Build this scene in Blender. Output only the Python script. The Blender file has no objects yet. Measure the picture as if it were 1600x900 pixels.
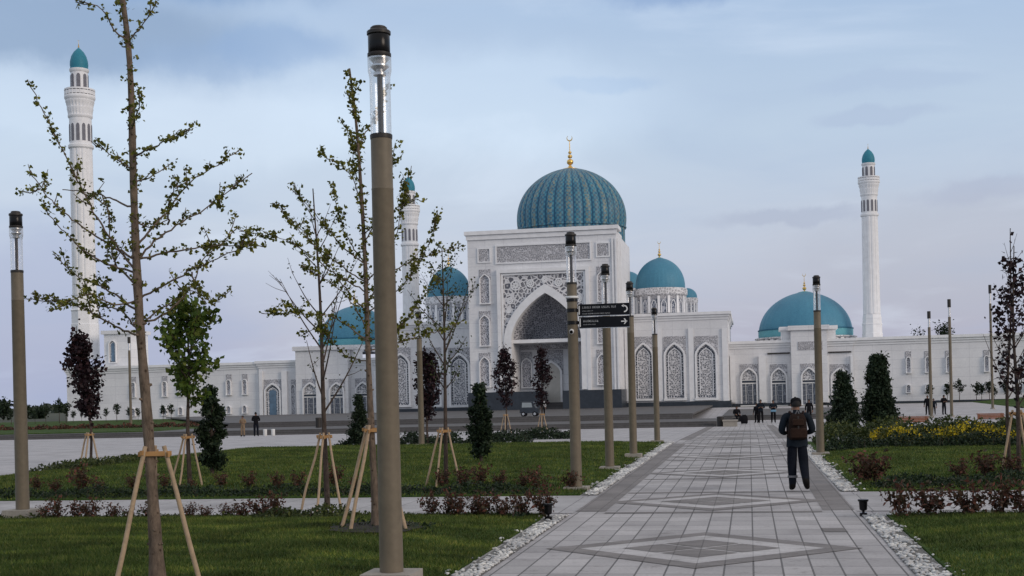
import bpy, bmesh, math, random
import numpy as np
from mathutils import Vector, Matrix
random.seed(7); RNG = np.random.default_rng(7)
R = math.radians
S = bpy.context.scene
C = S.collection

# ------------------------------------------------------------------ camera
CAMH, FPX, YAW, ROLL, HORY = 1.90, 2000.0, R(10.5), 0.024, 619.0
FW = Vector((-math.sin(YAW), math.cos(YAW), 0)); RT = Vector((math.cos(YAW), math.sin(YAW), 0)); UP = Vector((0, 0, 1))
cd = bpy.data.cameras.new('camera'); cam = bpy.data.objects.new('camera', cd); C.objects.link(cam); S.camera = cam
cd.sensor_width = 36.0; cd.lens = 36.0 * FPX / 1600.0; cd.shift_y = (HORY - 450.0) / 1600.0
cd.clip_start = 0.1; cd.clip_end = 9000
xc = RT * math.cos(ROLL) - UP * math.sin(ROLL); yc = UP * math.cos(ROLL) + RT * math.sin(ROLL); zc = -FW
cam.matrix_world = Matrix(((xc.x, yc.x, zc.x, 0), (xc.y, yc.y, zc.y, 0), (xc.z, yc.z, zc.z, CAMH), (0, 0, 0, 1)))

# ------------------------------------------------------------------ sky, sun, exposure
SUN_EL, SUN_AZ = 17.0, 118.0      # azimuth measured clockwise from +Y (the path direction)
w = bpy.data.worlds.new('World'); S.world = w; w.use_nodes = True
nt = w.node_tree; nt.nodes.clear()
def N(nt, t, **k):
    n = nt.nodes.new(t)
    for a, v in k.items():
        setattr(n, a, v)
    return n
def srgb(r, g, b):
    f = lambda c: c / 12.92 if c <= 0.04045 else ((c + 0.055) / 1.055) ** 2.4
    return (f(r / 255), f(g / 255), f(b / 255), 1)
def ramp(nt, stops, fac, interp='LINEAR'):
    n = N(nt, 'ShaderNodeValToRGB'); n.color_ramp.interpolation = interp
    e = n.color_ramp.elements
    while len(e) < len(stops): e.new(0.5)
    for el, (p, c) in zip(e, stops):
        el.position = p; el.color = c
    nt.links.new(fac, n.inputs[0]); return n.outputs[0]
def mix(nt, fac, a, b, mode='MIX'):
    n = N(nt, 'ShaderNodeMix', data_type='RGBA', blend_type=mode)
    for s, v in ((n.inputs[0], fac), (n.inputs[6], a), (n.inputs[7], b)):
        if hasattr(v, 'links'): nt.links.new(v, s)
        else: s.default_value = v
    return n.outputs[2]
def math_(nt, op, a, b=None, clamp=False):
    n = N(nt, 'ShaderNodeMath', operation=op, use_clamp=clamp)
    for s, v in ((n.inputs[0], a), (n.inputs[1], b)):
        if v is None: continue
        if hasattr(v, 'links'): nt.links.new(v, s)
        else: s.default_value = v
    return n.outputs[0]
sky = N(nt, 'ShaderNodeTexSky', sky_type='NISHITA', sun_disc=False)
sky.sun_elevation = R(SUN_EL); sky.sun_rotation = R(SUN_AZ); sky.air_density = 1.2; sky.dust_density = 2.0
tc = N(nt, 'ShaderNodeTexCoord'); sx = N(nt, 'ShaderNodeSeparateXYZ'); nt.links.new(tc.outputs['Generated'], sx.inputs[0])
# overcast veil: colour by height in the sky
K = 10.0
def kc(r, g, b):
    c = srgb(r, g, b); return (c[0] * K, c[1] * K, c[2] * K, 1)
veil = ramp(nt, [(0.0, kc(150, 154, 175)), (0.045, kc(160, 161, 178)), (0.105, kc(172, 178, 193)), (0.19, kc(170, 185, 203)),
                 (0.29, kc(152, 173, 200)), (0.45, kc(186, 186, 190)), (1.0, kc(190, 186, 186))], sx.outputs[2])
veil = mix(nt, math_(nt, 'MULTIPLY', math_(nt, 'MULTIPLY', sx.outputs[0], -0.8, True), 0.5), veil, kc(206, 218, 232))
# soft stretched cloud texture (planar projection onto a cloud layer)
dv = math_(nt, 'ADD', sx.outputs[2], 0.16)
cx = math_(nt, 'DIVIDE', sx.outputs[0], dv); cy = math_(nt, 'DIVIDE', sx.outputs[1], dv)
cmb = N(nt, 'ShaderNodeCombineXYZ'); nt.links.new(math_(nt, 'MULTIPLY', cx, 0.8), cmb.inputs[0]); nt.links.new(cy, cmb.inputs[1]); cmb.inputs[2].default_value = 3.1
nz = N(nt, 'ShaderNodeTexNoise'); nz.inputs['Scale'].default_value = 1.6; nz.inputs['Detail'].default_value = 8; nz.inputs['Roughness'].default_value = 0.55
nz.inputs['Distortion'].default_value = 0.5
nt.links.new(cmb.outputs[0], nz.inputs['Vector'])
cl = ramp(nt, [(0.46, (0, 0, 0, 1)), (0.78, (1, 1, 1, 1))], nz.outputs[0], 'EASE')
veil = mix(nt, math_(nt, 'MULTIPLY', cl, 0.34), veil, kc(146, 164, 192))
lt = ramp(nt, [(0.28, (1, 1, 1, 1)), (0.48, (0, 0, 0, 1))], nz.outputs[0], 'EASE')
veil = mix(nt, math_(nt, 'MULTIPLY', lt, 0.30), veil, kc(206, 216, 230))
# single clouds in given directions of the sky (degrees right of the path direction, degrees up, half sizes)
wob = N(nt, 'ShaderNodeTexNoise'); wob.inputs['Scale'].default_value = 9; wob.inputs['Detail'].default_value = 6; wob.inputs['Roughness'].default_value = 0.6
nt.links.new(tc.outputs['Generated'], wob.inputs['Vector'])
def vm(op, p, q):
    n = N(nt, 'ShaderNodeVectorMath', operation=op)
    for s_, v in ((n.inputs[0], p), (n.inputs[1], q)):
        if hasattr(v, 'links'): nt.links.new(v, s_)
        else: s_.default_value = v
    return n
wv = vm('MULTIPLY', vm('SUBTRACT', wob.outputs['Color'], (.5, .5, .5)).outputs[0], (.07, .07, .045)).outputs[0]
dirv = vm('ADD', tc.outputs['Generated'], wv).outputs[0]
CLOUDS = [(-30, 3.5, 9, 4.2, .55, (140, 150, 183)), (9, 5.5, 8, 2.6, .40, (158, 161, 175)), (-29.0, 15.6, 7.5, 1.7, .72, (118, 140, 170)), (-23.5, 17.9, 5.5, 1.2, .85, (112, 140, 178)), (-31.5, 18.0, 2.6, .7, .6, (118, 146, 184)), (-20.5, 15.2, 3.0, .9, .6, (128, 154, 190)), (-23.5, 14.6, 3.4, .8, .45, (132, 156, 190)), (-2.0, 17.6, 4.5, .8, .8, (128, 152, 188)), (-6.0, 13.8, 2.0, .32, .6, (140, 164, 196)),
          (6.8, 12.8, 3.2, .45, .26, (150, 166, 194)), (6.0, 11.4, 2.4, .35, .32, (146, 160, 188)), (2.0, 7.6, 3.4, .35, .45, (146, 154, 176)), (10.5, 8.0, 3.0, .45, .35, (150, 156, 178)), (9.5, 17.0, 5.0, 1.0, .35, (150, 172, 204)),
          (-31, 12.6, 6, 1.3, .3, (196, 210, 226)), (-22.0, 11.8, 6, 1.8, .35, (204, 216, 230)), (-12.0, 13.0, 9, 2.4, .35, (200, 216, 233)), (-29.5, 18.6, 3, .6, .5, (190, 208, 226))]
for az, el, ha, hb, st, cc in CLOUDS:
    az, el = R(az), R(el); D = Vector((math.sin(az) * math.cos(el), math.cos(az) * math.cos(el), math.sin(el))); A_ = Vector((math.cos(az), -math.sin(az), 0)); B_ = A_.cross(D) * -1
    if B_.z < 0: B_ = -B_
    q = vm('SUBTRACT', dirv, tuple(D)).outputs[0]
    u_ = math_(nt, 'DIVIDE', vm('DOT_PRODUCT', q, tuple(A_)).outputs['Value'], R(ha)); v_ = math_(nt, 'DIVIDE', vm('DOT_PRODUCT', q, tuple(B_)).outputs['Value'], R(hb))
    f_ = math_(nt, 'POWER', 2.718, math_(nt, 'MULTIPLY', math_(nt, 'ADD', math_(nt, 'MULTIPLY', u_, u_), math_(nt, 'MULTIPLY', v_, v_)), -1.0))
    f_ = ramp(nt, [(.12, (0, 0, 0, 1)), (.80, (1, 1, 1, 1))], math_(nt, 'MULTIPLY', f_, math_(nt, 'ADD', math_(nt, 'MULTIPLY', wob.outputs[0], 1.3), .45)), 'EASE')
    veil = mix(nt, math_(nt, 'MULTIPLY', f_, st), veil, kc(*cc))
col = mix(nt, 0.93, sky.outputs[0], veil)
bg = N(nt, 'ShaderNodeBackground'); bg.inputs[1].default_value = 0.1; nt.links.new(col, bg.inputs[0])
wo = N(nt, 'ShaderNodeOutputWorld'); nt.links.new(bg.outputs[0], wo.inputs[0])
sl = bpy.data.lights.new('sun', 'SUN'); sun = bpy.data.objects.new('sun', sl); C.objects.link(sun)
sl.energy = 0.85; sl.angle = R(25); sl.color = (1.0, 0.84, 0.70)
sd = Vector((math.sin(R(SUN_AZ)) * math.cos(R(SUN_EL)), math.cos(R(SUN_AZ)) * math.cos(R(SUN_EL)), math.sin(R(SUN_EL))))
sun.rotation_euler = sd.to_track_quat('Z', 'Y').to_euler()
S.view_settings.view_transform = 'Standard'; S.view_settings.look = 'None'; S.view_settings.exposure = 0.42; S.view_settings.gamma = 1.0
S.view_settings.use_curve_mapping = False
S.cycles.max_bounces = 6; S.cycles.diffuse_bounces = 3; S.cycles.transparent_max_bounces = 10

# ------------------------------------------------------------------ pixel -> world
def ray(px, py):
    u = px - 800.0; v = HORY - py
    return (u + ROLL * v) / FPX, (v - ROLL * u) / FPX
def AD(px, py, d):
    a, b = ray(px, py); p = (FW + RT * a + UP * b) * d
    return Vector((p.x, p.y, p.z + CAMH))
def AY(px, py, Y):
    a, b = ray(px, py); d = Y / (FW.y + RT.y * a)
    return AD(px, py, d)
def G(px, py, z=0.0):
    a, b = ray(px, py); return AD(px, py, (z - CAMH) / b)
def gz(y):
    if y < 50: return 0.0
    if y < 90: return -0.5 * (y - 50) / 40
    if y < 105: return -0.5
    if y < 150: return -0.5 + 0.5 * (y - 105) / 45
    return 0.0
def GG(px, py):
    z = 0.0
    for _ in range(12):
        p = G(px, py, z); z = 0.5 * z + 0.5 * gz(p.y)
    p = G(px, py, gz(p.y)); p.z = gz(p.y); return p

# ------------------------------------------------------------------ mesh building
class MB:
    def __init__(s): s.v = []; s.f = []
    def add(s, vs, fs):
        o = len(s.v); s.v += [tuple(p) for p in vs]; s.f += [tuple(i + o for i in f) for f in fs]; return s
    def box(s, x0, x1, y0, y1, z0, z1):
        return s.add([(x0, y0, z0), (x1, y0, z0), (x1, y1, z0), (x0, y1, z0), (x0, y0, z1), (x1, y0, z1), (x1, y1, z1), (x0, y1, z1)],
                     [(0, 3, 2, 1), (4, 5, 6, 7), (0, 1, 5, 4), (1, 2, 6, 5), (2, 3, 7, 6), (3, 0, 4, 7)])
    def prism(s, pts, y0, y1, axis='y'):
        """outline pts given as (x,z), extruded along y (front y0)"""
        n = len(pts)
        vs = [(p[0], y0, p[1]) for p in pts] + [(p[0], y1, p[1]) for p in pts]
        if axis == 'z': vs = [(p[0], p[1], y0) for p in pts] + [(p[0], p[1], y1) for p in pts]
        return s.add(vs, [tuple(range(n)), tuple(range(2 * n - 1, n - 1, -1))] + [(i, i + n, (i + 1) % n + n, (i + 1) % n) for i in range(n)])
    def tube(s, pts, rads, n=8, cap=True):
        pts = [Vector(p) for p in pts]; rings = []
        ref = Vector((0.31, 0.17, 0.93)).normalized()
        vs = []
        for i, p in enumerate(pts):
            t = (pts[min(i + 1, len(pts) - 1)] - pts[max(i - 1, 0)]).normalized()
            if abs(t.dot(ref)) > 0.97 or i == 0:
                r_ = Vector((1, 0, 0)) if abs(t.x) < 0.8 else Vector((0, 1, 0))
            if i == 0: a = t.cross(r_).normalized()
            else: a = (a - t * a.dot(t)).normalized()
            b = t.cross(a)
            for k in range(n):
                an = 2 * math.pi * k / n
                vs.append(p + (a * math.cos(an) + b * math.sin(an)) * rads[i])
        fs = []
        for i in range(len(pts) - 1):
            for k in range(n):
                fs.append((i * n + k, i * n + (k + 1) % n, (i + 1) * n + (k + 1) % n, (i + 1) * n + k))
        if cap:
            fs.append(tuple(range(n - 1, -1, -1))); fs.append(tuple((len(pts) - 1) * n + k for k in range(n)))
        return s.add(vs, fs)
    def lathe(s, prof, n=24, c=(0, 0, 0), rib=None):
        """prof: list of (r,z); rib(angle,i)->radius factor"""
        vs = []; fs = []
        for i, (r, z) in enumerate(prof):
            for k in range(n):
                an = 2 * math.pi * k / n; q = r * (rib(an, i) if rib else 1)
                vs.append((c[0] + q * math.cos(an), c[1] + q * math.sin(an), c[2] + z))
        for i in range(len(prof) - 1):
            for k in range(n):
                fs.append((i * n + k, i * n + (k + 1) % n, (i + 1) * n + (k + 1) % n, (i + 1) * n + k))
        if prof[0][0] > 1e-4: fs.append(tuple(range(n - 1, -1, -1)))
        if prof[-1][0] > 1e-4: fs.append(tuple((len(prof) - 1) * n + k for k in range(n)))
        return s.add(vs, fs)
    def build(s, name, m, parent=None, smooth=False, loc=None):
        me = bpy.data.meshes.new(name); me.from_pydata(s.v, [], s.f)
        if isinstance(m, (list, tuple)):
            for q in m: me.materials.append(q)
        else: me.materials.append(m)
        if smooth:
            me.polygons.foreach_set('use_smooth', [True] * len(me.polygons))
            try: me.set_sharp_from_angle(angle=R(40))
            except Exception: pass
        bm = bmesh.new(); bm.from_mesh(me); bmesh.ops.recalc_face_normals(bm, faces=bm.faces); bm.to_mesh(me); bm.free()
        o = bpy.data.objects.new(name, me); C.objects.link(o)
        if parent: o.parent = parent
        if loc is not None: o.location = loc
        return o
def tag(o, label, cat, group=None, kind=None):
    if label: o['label'] = label
    if cat: o['category'] = cat
    if group: o['group'] = group
    if kind: o['kind'] = kind
    return o
def thing(name, loc, label, cat, group=None, rz=0.0, sc=1.0):
    o = bpy.data.objects.new(name, None); C.objects.link(o); o.location = loc; o.rotation_euler = (0, 0, rz); o.scale = (sc, sc, sc)
    o.empty_display_size = 0.2
    return tag(o, label, cat, group)
def copy_tree(o, parent=None):
    c = o.copy(); C.objects.link(c)
    if parent: c.parent = parent
    for ch in list(o.children): copy_tree(ch, c)
    return c
def fast_mesh(name, verts, faces_n, m, parent=None, nper=4):
    """verts (N*nper,3) array: N separate faces"""
    me = bpy.data.meshes.new(name); nv = len(verts); nf = nv // nper
    me.vertices.add(nv); me.vertices.foreach_set('co', np.ascontiguousarray(verts, dtype=np.float32).ravel())
    me.loops.add(nv); me.loops.foreach_set('vertex_index', np.arange(nv, dtype=np.int32))
    me.polygons.add(nf); me.polygons.foreach_set('loop_start', np.arange(0, nv, nper, dtype=np.int32))
    me.polygons.foreach_set('loop_total', np.full(nf, nper, dtype=np.int32))
    me.materials.append(m); me.update(calc_edges=True)
    o = bpy.data.objects.new(name, me); C.objects.link(o)
    if parent: o.parent = parent
    return o
def leaf_quads(cen, size, aspect=0.7, up=0.0, jitter=0.35):
    """random oriented rhombic leaf faces, cen (N,3)"""
    n = len(cen)
    nrm = RNG.normal(size=(n, 3)); nrm[:, 2] += up; nrm /= np.linalg.norm(nrm, axis=1)[:, None]
    t = RNG.normal(size=(n, 3)); t -= nrm * (t * nrm).sum(1)[:, None]; t /= np.linalg.norm(t, axis=1)[:, None]
    b = np.cross(nrm, t)
    s = (size * (1 + jitter * RNG.uniform(-1, 1, n)))[:, None] * 0.5 if np.isscalar(size) else (size * (1 + jitter * RNG.uniform(-1, 1, n)))[:, None] * .5
    v = np.stack([cen - t * s, cen - b * s * aspect + nrm * s * .15, cen + t * s, cen + b * s * aspect + nrm * s * .15], 1)
    return v.reshape(-1, 3)

# ------------------------------------------------------------------ materials
def base(name, rough=0.7, spec=0.3, metal=0.0):
    m = bpy.data.materials.new(name); m.use_nodes = True; t = m.node_tree
    b = t.nodes['Principled BSDF']; b.inputs['Roughness'].default_value = rough; b.inputs['Metallic'].default_value = metal
    b.inputs['Specular IOR Level'].default_value = spec
    return m, t, b
def coords(t, kind='Object'):
    return N(t, 'ShaderNodeTexCoord').outputs[kind]
def noise(t, vec, scale, detail=4, rough=0.55):
    n = N(t, 'ShaderNodeTexNoise'); n.inputs['Scale'].default_value = scale; n.inputs['Detail'].default_value = detail; n.inputs['Roughness'].default_value = rough
    if vec is not None: t.links.new(vec, n.inputs['Vector'])
    return n.outputs[0]
def bump(t, b, h, st=0.3, dist=0.02):
    n = N(t, 'ShaderNodeBump'); n.inputs['Strength'].default_value = st; n.inputs['Distance'].default_value = dist
    t.links.new(h, n.inputs['Height']); t.links.new(n.outputs[0], b.inputs['Normal'])
def c4(c, k=1.0): return (c[0] * k, c[1] * k, c[2] * k, 1)
def plain(name, c, rough=0.7, var=0.2, scale=6.0, spec=0.3, metal=0.0, bmp=0.0, scale2=None):
    m, t, b = base(name, rough, spec, metal); v = coords(t)
    f = noise(t, v, scale)
    col = ramp(t, [(0.25, c4(c, 1 - var)), (0.75, c4(c, 1 + var))], f)
    if scale2:
        f2 = noise(t, v, scale2, 6); col = mix(t, 0.5, col, ramp(t, [(0.3, c4(c, 1 - var)), (0.7, c4(c, 1 + var))], f2))
    t.links.new(col, b.inputs['Base Color'])
    if bmp: bump(t, b, noise(t, v, scale * 4), bmp)
    return m
def leafmat(name, c1, c2, c3=None, rough=0.6, trans=0.25):
    m, t, b = base(name, rough, 0.2)
    g = N(t, 'ShaderNodeNewGeometry')
    st = [(0.0, c4(c1)), (0.6, c4(c2))] + ([(1.0, c4(c3))] if c3 else [])
    col = ramp(t, st, g.outputs['Random Per Island'])
    cl = noise(t, coords(t), 1.1, 2)
    col = mix(t, 1.0, col, ramp(t, [(0.3, (0.65, 0.65, 0.65, 1)), (0.7, (1.25, 1.25, 1.2, 1))], cl), 'MULTIPLY')
    t.links.new(col, b.inputs['Base Color'])
    tr = N(t, 'ShaderNodeBsdfTranslucent'); t.links.new(col, tr.inputs[0])
    ms = N(t, 'ShaderNodeMixShader'); ms.inputs[0].default_value = trans
    t.links.new(b.outputs[0], ms.inputs[1]); t.links.new(tr.outputs[0], ms.inputs[2])
    t.links.new(ms.outputs[0], t.nodes['Material Output'].inputs[0])
    return m
def brickmat(name, c, bw, rh, joint=0.008, var=0.12, jc=0.5, offset=0.0, rot=False, rough=0.75):
    m, t, b = base(name, rough, 0.25); v = coords(t)
    br = N(t, 'ShaderNodeTexBrick', offset=offset, squash=1.0)
    br.inputs['Scale'].default_value = 1.0; br.inputs['Brick Width'].default_value = bw; br.inputs['Row Height'].default_value = rh
    br.inputs['Mortar Size'].default_value = joint; br.inputs['Mortar Smooth'].default_value = 0.1; br.inputs['Bias'].default_value = 0
    br.inputs['Color1'].default_value = c4(c, 1 - var); br.inputs['Color2'].default_value = c4(c, 1 + var); br.inputs['Mortar'].default_value = c4(c, jc)
    t.links.new(v, br.inputs['Vector'])
    f = noise(t, v, 0.7, 5); f2 = noise(t, v, 26, 3)
    col = mix(t, 1.0, br.outputs[0], ramp(t, [(0.28, (0.74, 0.735, 0.735, 1)), (0.5, (.98, .98, .98, 1)), (0.75, (1.12, 1.12, 1.11, 1))], f), 'MULTIPLY')
    col = mix(t, 1.0, col, ramp(t, [(0.3, (0.9, 0.9, 0.9, 1)), (0.7, (1.08, 1.08, 1.08, 1))], f2), 'MULTIPLY')
    f3 = noise(t, v, 3.2, 6, .7)
    col = mix(t, 1.0, col, ramp(t, [(0.30, (.66, .65, .63, 1)), (0.42, (1, 1, 1, 1))], f3), 'MULTIPLY')
    t.links.new(col, b.inputs['Base Color'])
    bump(t, b, math_(t, 'SUBTRACT', 1.0, br.outputs['Fac']), 0.35, 0.006)
    return m
def latticemat(name, light, dark, scale, width=0.09, rnd=0.55, ring=True):
    """carved stone tracery: pale strands over a dark ground"""
    m, t, b = base(name, 0.6, 0.25); v = coords(t)
    mp = N(t, 'ShaderNodeMapping'); mp.inputs['Scale'].default_value = (1, 0.15, 1); t.links.new(v, mp.inputs[0])
    vo = N(t, 'ShaderNodeTexVoronoi', feature='DISTANCE_TO_EDGE'); vo.inputs['Scale'].default_value = scale; vo.inputs['Randomness'].default_value = rnd
    t.links.new(mp.outputs[0], vo.inputs['Vector'])
    f = ramp(t, [(width, (1, 1, 1, 1)), (width * 1.6, (0, 0, 0, 1))], vo.outputs['Distance'])
    if ring:
        v2 = N(t, 'ShaderNodeTexVoronoi', feature='F1'); v2.inputs['Scale'].default_value = scale; v2.inputs['Randomness'].default_value = rnd
        t.links.new(mp.outputs[0], v2.inputs['Vector'])
        r2 = ramp(t, [(0.10, (1, 1, 1, 1)), (0.16, (0, 0, 0, 1)), (0.24, (0, 0, 0, 1)), (0.27, (1, 1, 1, 1)), (0.33, (0, 0, 0, 1))], v2.outputs['Distance'])
        f = math_(t, 'MAXIMUM', f, r2)
    t.links.new(mix(t, f, c4(dark), c4(light)), b.inputs['Base Color'])
    bump(t, b, f, 0.6, 0.08)
    return m
# ------------------------------------------------------------------ palette
def marblemat(name, c, panel=(2.2, 1.1)):
    m, t, b = base(name, 0.55, 0.3); v = coords(t)
    f = noise(t, v, 0.5, 6); f2 = noise(t, v, 5, 4)
    mp = N(t, 'ShaderNodeMapping'); mp.inputs['Rotation'].default_value = (R(90), 0, 0); t.links.new(v, mp.inputs[0])
    br = N(t, 'ShaderNodeTexBrick', offset=0.0); br.inputs['Scale'].default_value = 1; br.inputs['Brick Width'].default_value = panel[0]; br.inputs['Row Height'].default_value = panel[1]
    br.inputs['Mortar Size'].default_value = 0.02; br.inputs['Color1'].default_value = (1, 1, 1, 1); br.inputs['Color2'].default_value = (.94, .94, .95, 1); br.inputs['Mortar'].default_value = (.78, .78, .80, 1)
    t.links.new(mp.outputs[0], br.inputs['Vector'])
    col = mix(t, 1.0, ramp(t, [(0.25, c4(c, 0.9)), (0.75, c4(c, 1.04))], f), br.outputs[0], 'MULTIPLY')
    col = mix(t, 1.0, col, ramp(t, [(0.3, (.93, .93, .94, 1)), (0.7, (1.03, 1.03, 1.02, 1))], f2), 'MULTIPLY')
    t.links.new(col, b.inputs['Base Color']); return m
M_MARBLE = marblemat('white_marble', (0.77, 0.775, 0.79))
M_MARBLE_P = plain('white_marble_carved', (0.77, 0.775, 0.79), 0.5, 0.08, 1.5, bmp=0.1)
M_RELIEF = latticemat('grey_carved_relief', (0.58, 0.58, 0.61), (0.24, 0.245, 0.27), 4.8, 0.07, 0.8)
M_SPANDREL = latticemat('white_carved_scrolls', (0.66, 0.66, 0.68), (0.13, 0.135, 0.16), 1.9, 0.085, 0.9)
M_NICHE = latticemat('carved_niche_lining', (0.60, 0.60, 0.64), (0.18, 0.185, 0.21), 4.0, 0.08, 0.85)
M_LATTICE = latticemat('white_window_tracery', (0.62, 0.62, 0.64), (0.085, 0.10, 0.13), 4.6, 0.10, 0.6)
M_BEAD = plain('dark_glass', (0.05, 0.06, 0.08), 0.25, 0.2, 2)
M_GLASSB = plain('blue_window_glass', (0.10, 0.17, 0.25), 0.2, 0.3, 1.5, spec=0.6)
M_GLASSG = latticemat('patterned_door_glass', (0.24, 0.26, 0.30), (0.10, 0.115, 0.145), 1.6, 0.05, 0.5)
M_PLINTH = plain('dark_granite', (0.030, 0.038, 0.050), 0.35, 0.35, 0.8, spec=0.4, scale2=3)
M_GOLD = plain('gilded_metal', (0.75, 0.50, 0.16), 0.35, 0.1, 3, metal=0.9)
def tilemat(name, c1, c2, n=64):
    m, t, b = base(name, 0.55, 0.3); v = coords(t)
    f = noise(t, v, 0.35, 5); f2 = noise(t, v, 9, 3)
    col = mix(t, 1.0, ramp(t, [(0.3, c4(c1)), (0.7, c4(c2))], f), ramp(t, [(0.3, (.82, .84, .86, 1)), (0.7, (1.15, 1.13, 1.1, 1))], f2), 'MULTIPLY')
    t.links.new(col, b.inputs['Base Color']); return m
M_TEAL = tilemat('turquoise_glazed_tile', (0.056, 0.200, 0.305), (0.076, 0.245, 0.352))
M_TEALB = tilemat('turquoise_band_tile', (0.10, 0.33, 0.40), (0.13, 0.38, 0.44))
M_TEALD = tilemat('dark_turquoise_tile', (0.012, 0.10, 0.18), (0.02, 0.13, 0.21))
def ribtile():
    m, t, b = base('patterned_dome_tile', 0.45, 0.35); v = coords(t)
    s = N(t, 'ShaderNodeSeparateXYZ'); t.links.new(v, s.inputs[0])
    an = math_(t, 'ARCTAN2', s.outputs[1], s.outputs[0]); NR = 36
    ph = math_(t, 'MULTIPLY', an, NR / (2 * math.pi))                     # one unit per rib
    fr = math_(t, 'ABSOLUTE', math_(t, 'SUBTRACT', math_(t, 'FRACT', math_(t, 'ADD', ph, 100.0)), 0.5))   # 0 mid rib .. 0.5 groove
    cb = N(t, 'ShaderNodeCombineXYZ'); t.links.new(math_(t, 'MULTIPLY', ph, 4.0), cb.inputs[0]); t.links.new(math_(t, 'MULTIPLY', s.outputs[2], 3.1), cb.inputs[1])
    ch = N(t, 'ShaderNodeTexChecker'); ch.inputs['Scale'].default_value = 1.0
    ch.inputs['Color1'].default_value = (0.020, 0.105, 0.19, 1); ch.inputs['Color2'].default_value = (0.045, 0.20, 0.28, 1); t.links.new(cb.outputs[0], ch.inputs[0])
    nz = noise(t, cb.outputs[0], 0.9, 4, 0.7)
    g = math_(t, 'MULTIPLY', ramp(t, [(0.44, (0, 0, 0, 1)), (0.56, (1, 1, 1, 1))], nz), ramp(t, [(0.20, (1, 1, 1, 1)), (0.34, (0, 0, 0, 1))], fr))
    alt = math_(t, 'GREATER_THAN', math_(t, 'FRACT', math_(t, 'MULTIPLY', math_(t, 'FLOOR', math_(t, 'ADD', ph, 100.0)), 0.5)), 0.25)
    g = math_(t, 'MULTIPLY', g, math_(t, 'ADD', math_(t, 'MULTIPLY', alt, 0.5), 0.45))
    col = mix(t, math_(t, 'MULTIPLY', g, 0.8), ch.outputs[0], (0.24, 0.235, 0.16, 1))
    col = mix(t, ramp(t, [(0.40, (0, 0, 0, 1)), (0.46, (1, 1, 1, 1))], fr), col, (0.012, 0.075, 0.14, 1))
    f = noise(t, v, 0.6, 5)
    col = mix(t, 1.0, col, ramp(t, [(0.3, (.8, .8, .85, 1)), (0.7, (1.2, 1.2, 1.15, 1))], f), 'MULTIPLY')
    t.links.new(col, b.inputs['Base Color']); return m
M_RIB = ribtile()
STONE = (0.33, 0.33, 0.355)
M_PATH = brickmat('pale_path_slabs', (0.385, 0.37, 0.372), 0.305, 0.61, 0.011, 0.15, 0.34)
M_PLAZA = brickmat('pale_plaza_slabs', (0.40, 0.39, 0.40), 0.6, 0.6, 0.012, 0.06, 0.6)
M_CROSS = brickmat('pale_cross_path_slabs', (0.40, 0.39, 0.395), 0.61, 0.305, 0.011, 0.05, 0.5)
M_DARKP = brickmat('grey_paving_band', (0.205, 0.190, 0.185), 0.305, 0.305, 0.008, 0.10, 0.6)
M_LITEP = brickmat('light_paving_inlay', (0.46, 0.445, 0.445), 0.305, 0.305, 0.006, 0.06, 0.7)
M_STEP = plain('grey_granite_steps', (0.090, 0.086, 0.086), 0.7, 0.3, 0.6, scale2=5)
M_GROUND = plain('dry_earth_and_grass', (0.055, 0.060, 0.038), 0.95, 0.35, 0.02, scale2=0.3)
def lawnmat(name):
    m, t, b = base(name, 0.9, 0.1); v = coords(t)
    f = noise(t, v, 0.35, 3); f2 = noise(t, v, 9, 5); f3 = noise(t, v, 45, 3)
    col = ramp(t, [(0.3, (0.034, 0.068, 0.014, 1)), (0.55, (0.050, 0.088, 0.020, 1)), (0.8, (0.088, 0.105, 0.034, 1))], f)
    col = mix(t, 1.0, col, ramp(t, [(0.3, (.6, .62, .6, 1)), (0.7, (1.3, 1.3, 1.2, 1))], f2), 'MULTIPLY')
    col = mix(t, 1.0, col, ramp(t, [(0.3, (.6, .6, .6, 1)), (0.7, (1.3, 1.3, 1.3, 1))], f3), 'MULTIPLY')
    t.links.new(col, b.inputs['Base Color']); bump(t, b, f3, 0.8, 0.03); return m
M_LAWN = lawnmat('mown_grass')
def grassmat():
    m = leafmat('grass_blades', (0.043, 0.075, 0.015), (0.076, 0.116, 0.025), (0.138, 0.152, 0.047), 0.7, 0.2); t = m.node_tree; v = coords(t)
    mp = N(t, 'ShaderNodeMapping'); mp.inputs['Scale'].default_value = (0.45, 1.3, 1); t.links.new(v, mp.inputs[0])
    f = ramp(t, [(.36, (.55, .60, .55, 1)), (.5, (1, 1, 1, 1)), (.64, (1.9, 1.65, 1.35, 1))], noise(t, mp.outputs[0], 1.5, 5, .65))
    src = [l for l in t.links if l.to_node.type == 'BSDF_PRINCIPLED' and l.to_socket.name == 'Base Color'][0].from_socket
    col = mix(t, 1.0, src, f, 'MULTIPLY')
    t.links.new(col, t.nodes['Principled BSDF'].inputs['Base Color'])
    for n in t.nodes:
        if n.type == 'BSDF_TRANSLUCENT': t.links.new(col, n.inputs[0])
    return m
M_BLADE = grassmat()
M_PEBBLE = leafmat('white_pebbles', (0.34, 0.34, 0.35), (0.54, 0.54, 0.55), (0.68, 0.68, 0.67), 0.6, 0.0)
M_MULCH = plain('dark_mulch', (0.028, 0.024, 0.022), 0.95, 0.5, 12, bmp=0.6)
M_POLE = plain('olive_brown_painted_steel', (0.142, 0.116, 0.080), 0.55, 0.20, 2.5, spec=0.4, scale2=14)
M_BLACK = plain('black_plastic', (0.006, 0.006, 0.007), 0.22, 0.3, 4, spec=0.22)
M_DGREY = plain('dark_grey_metal', (0.034, 0.031, 0.029), 0.45, 0.2, 4, spec=0.25)
M_CHROME = plain('bright_metal', (0.62, 0.62, 0.62), 0.25, 0.1, 3, metal=0.9)
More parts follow.
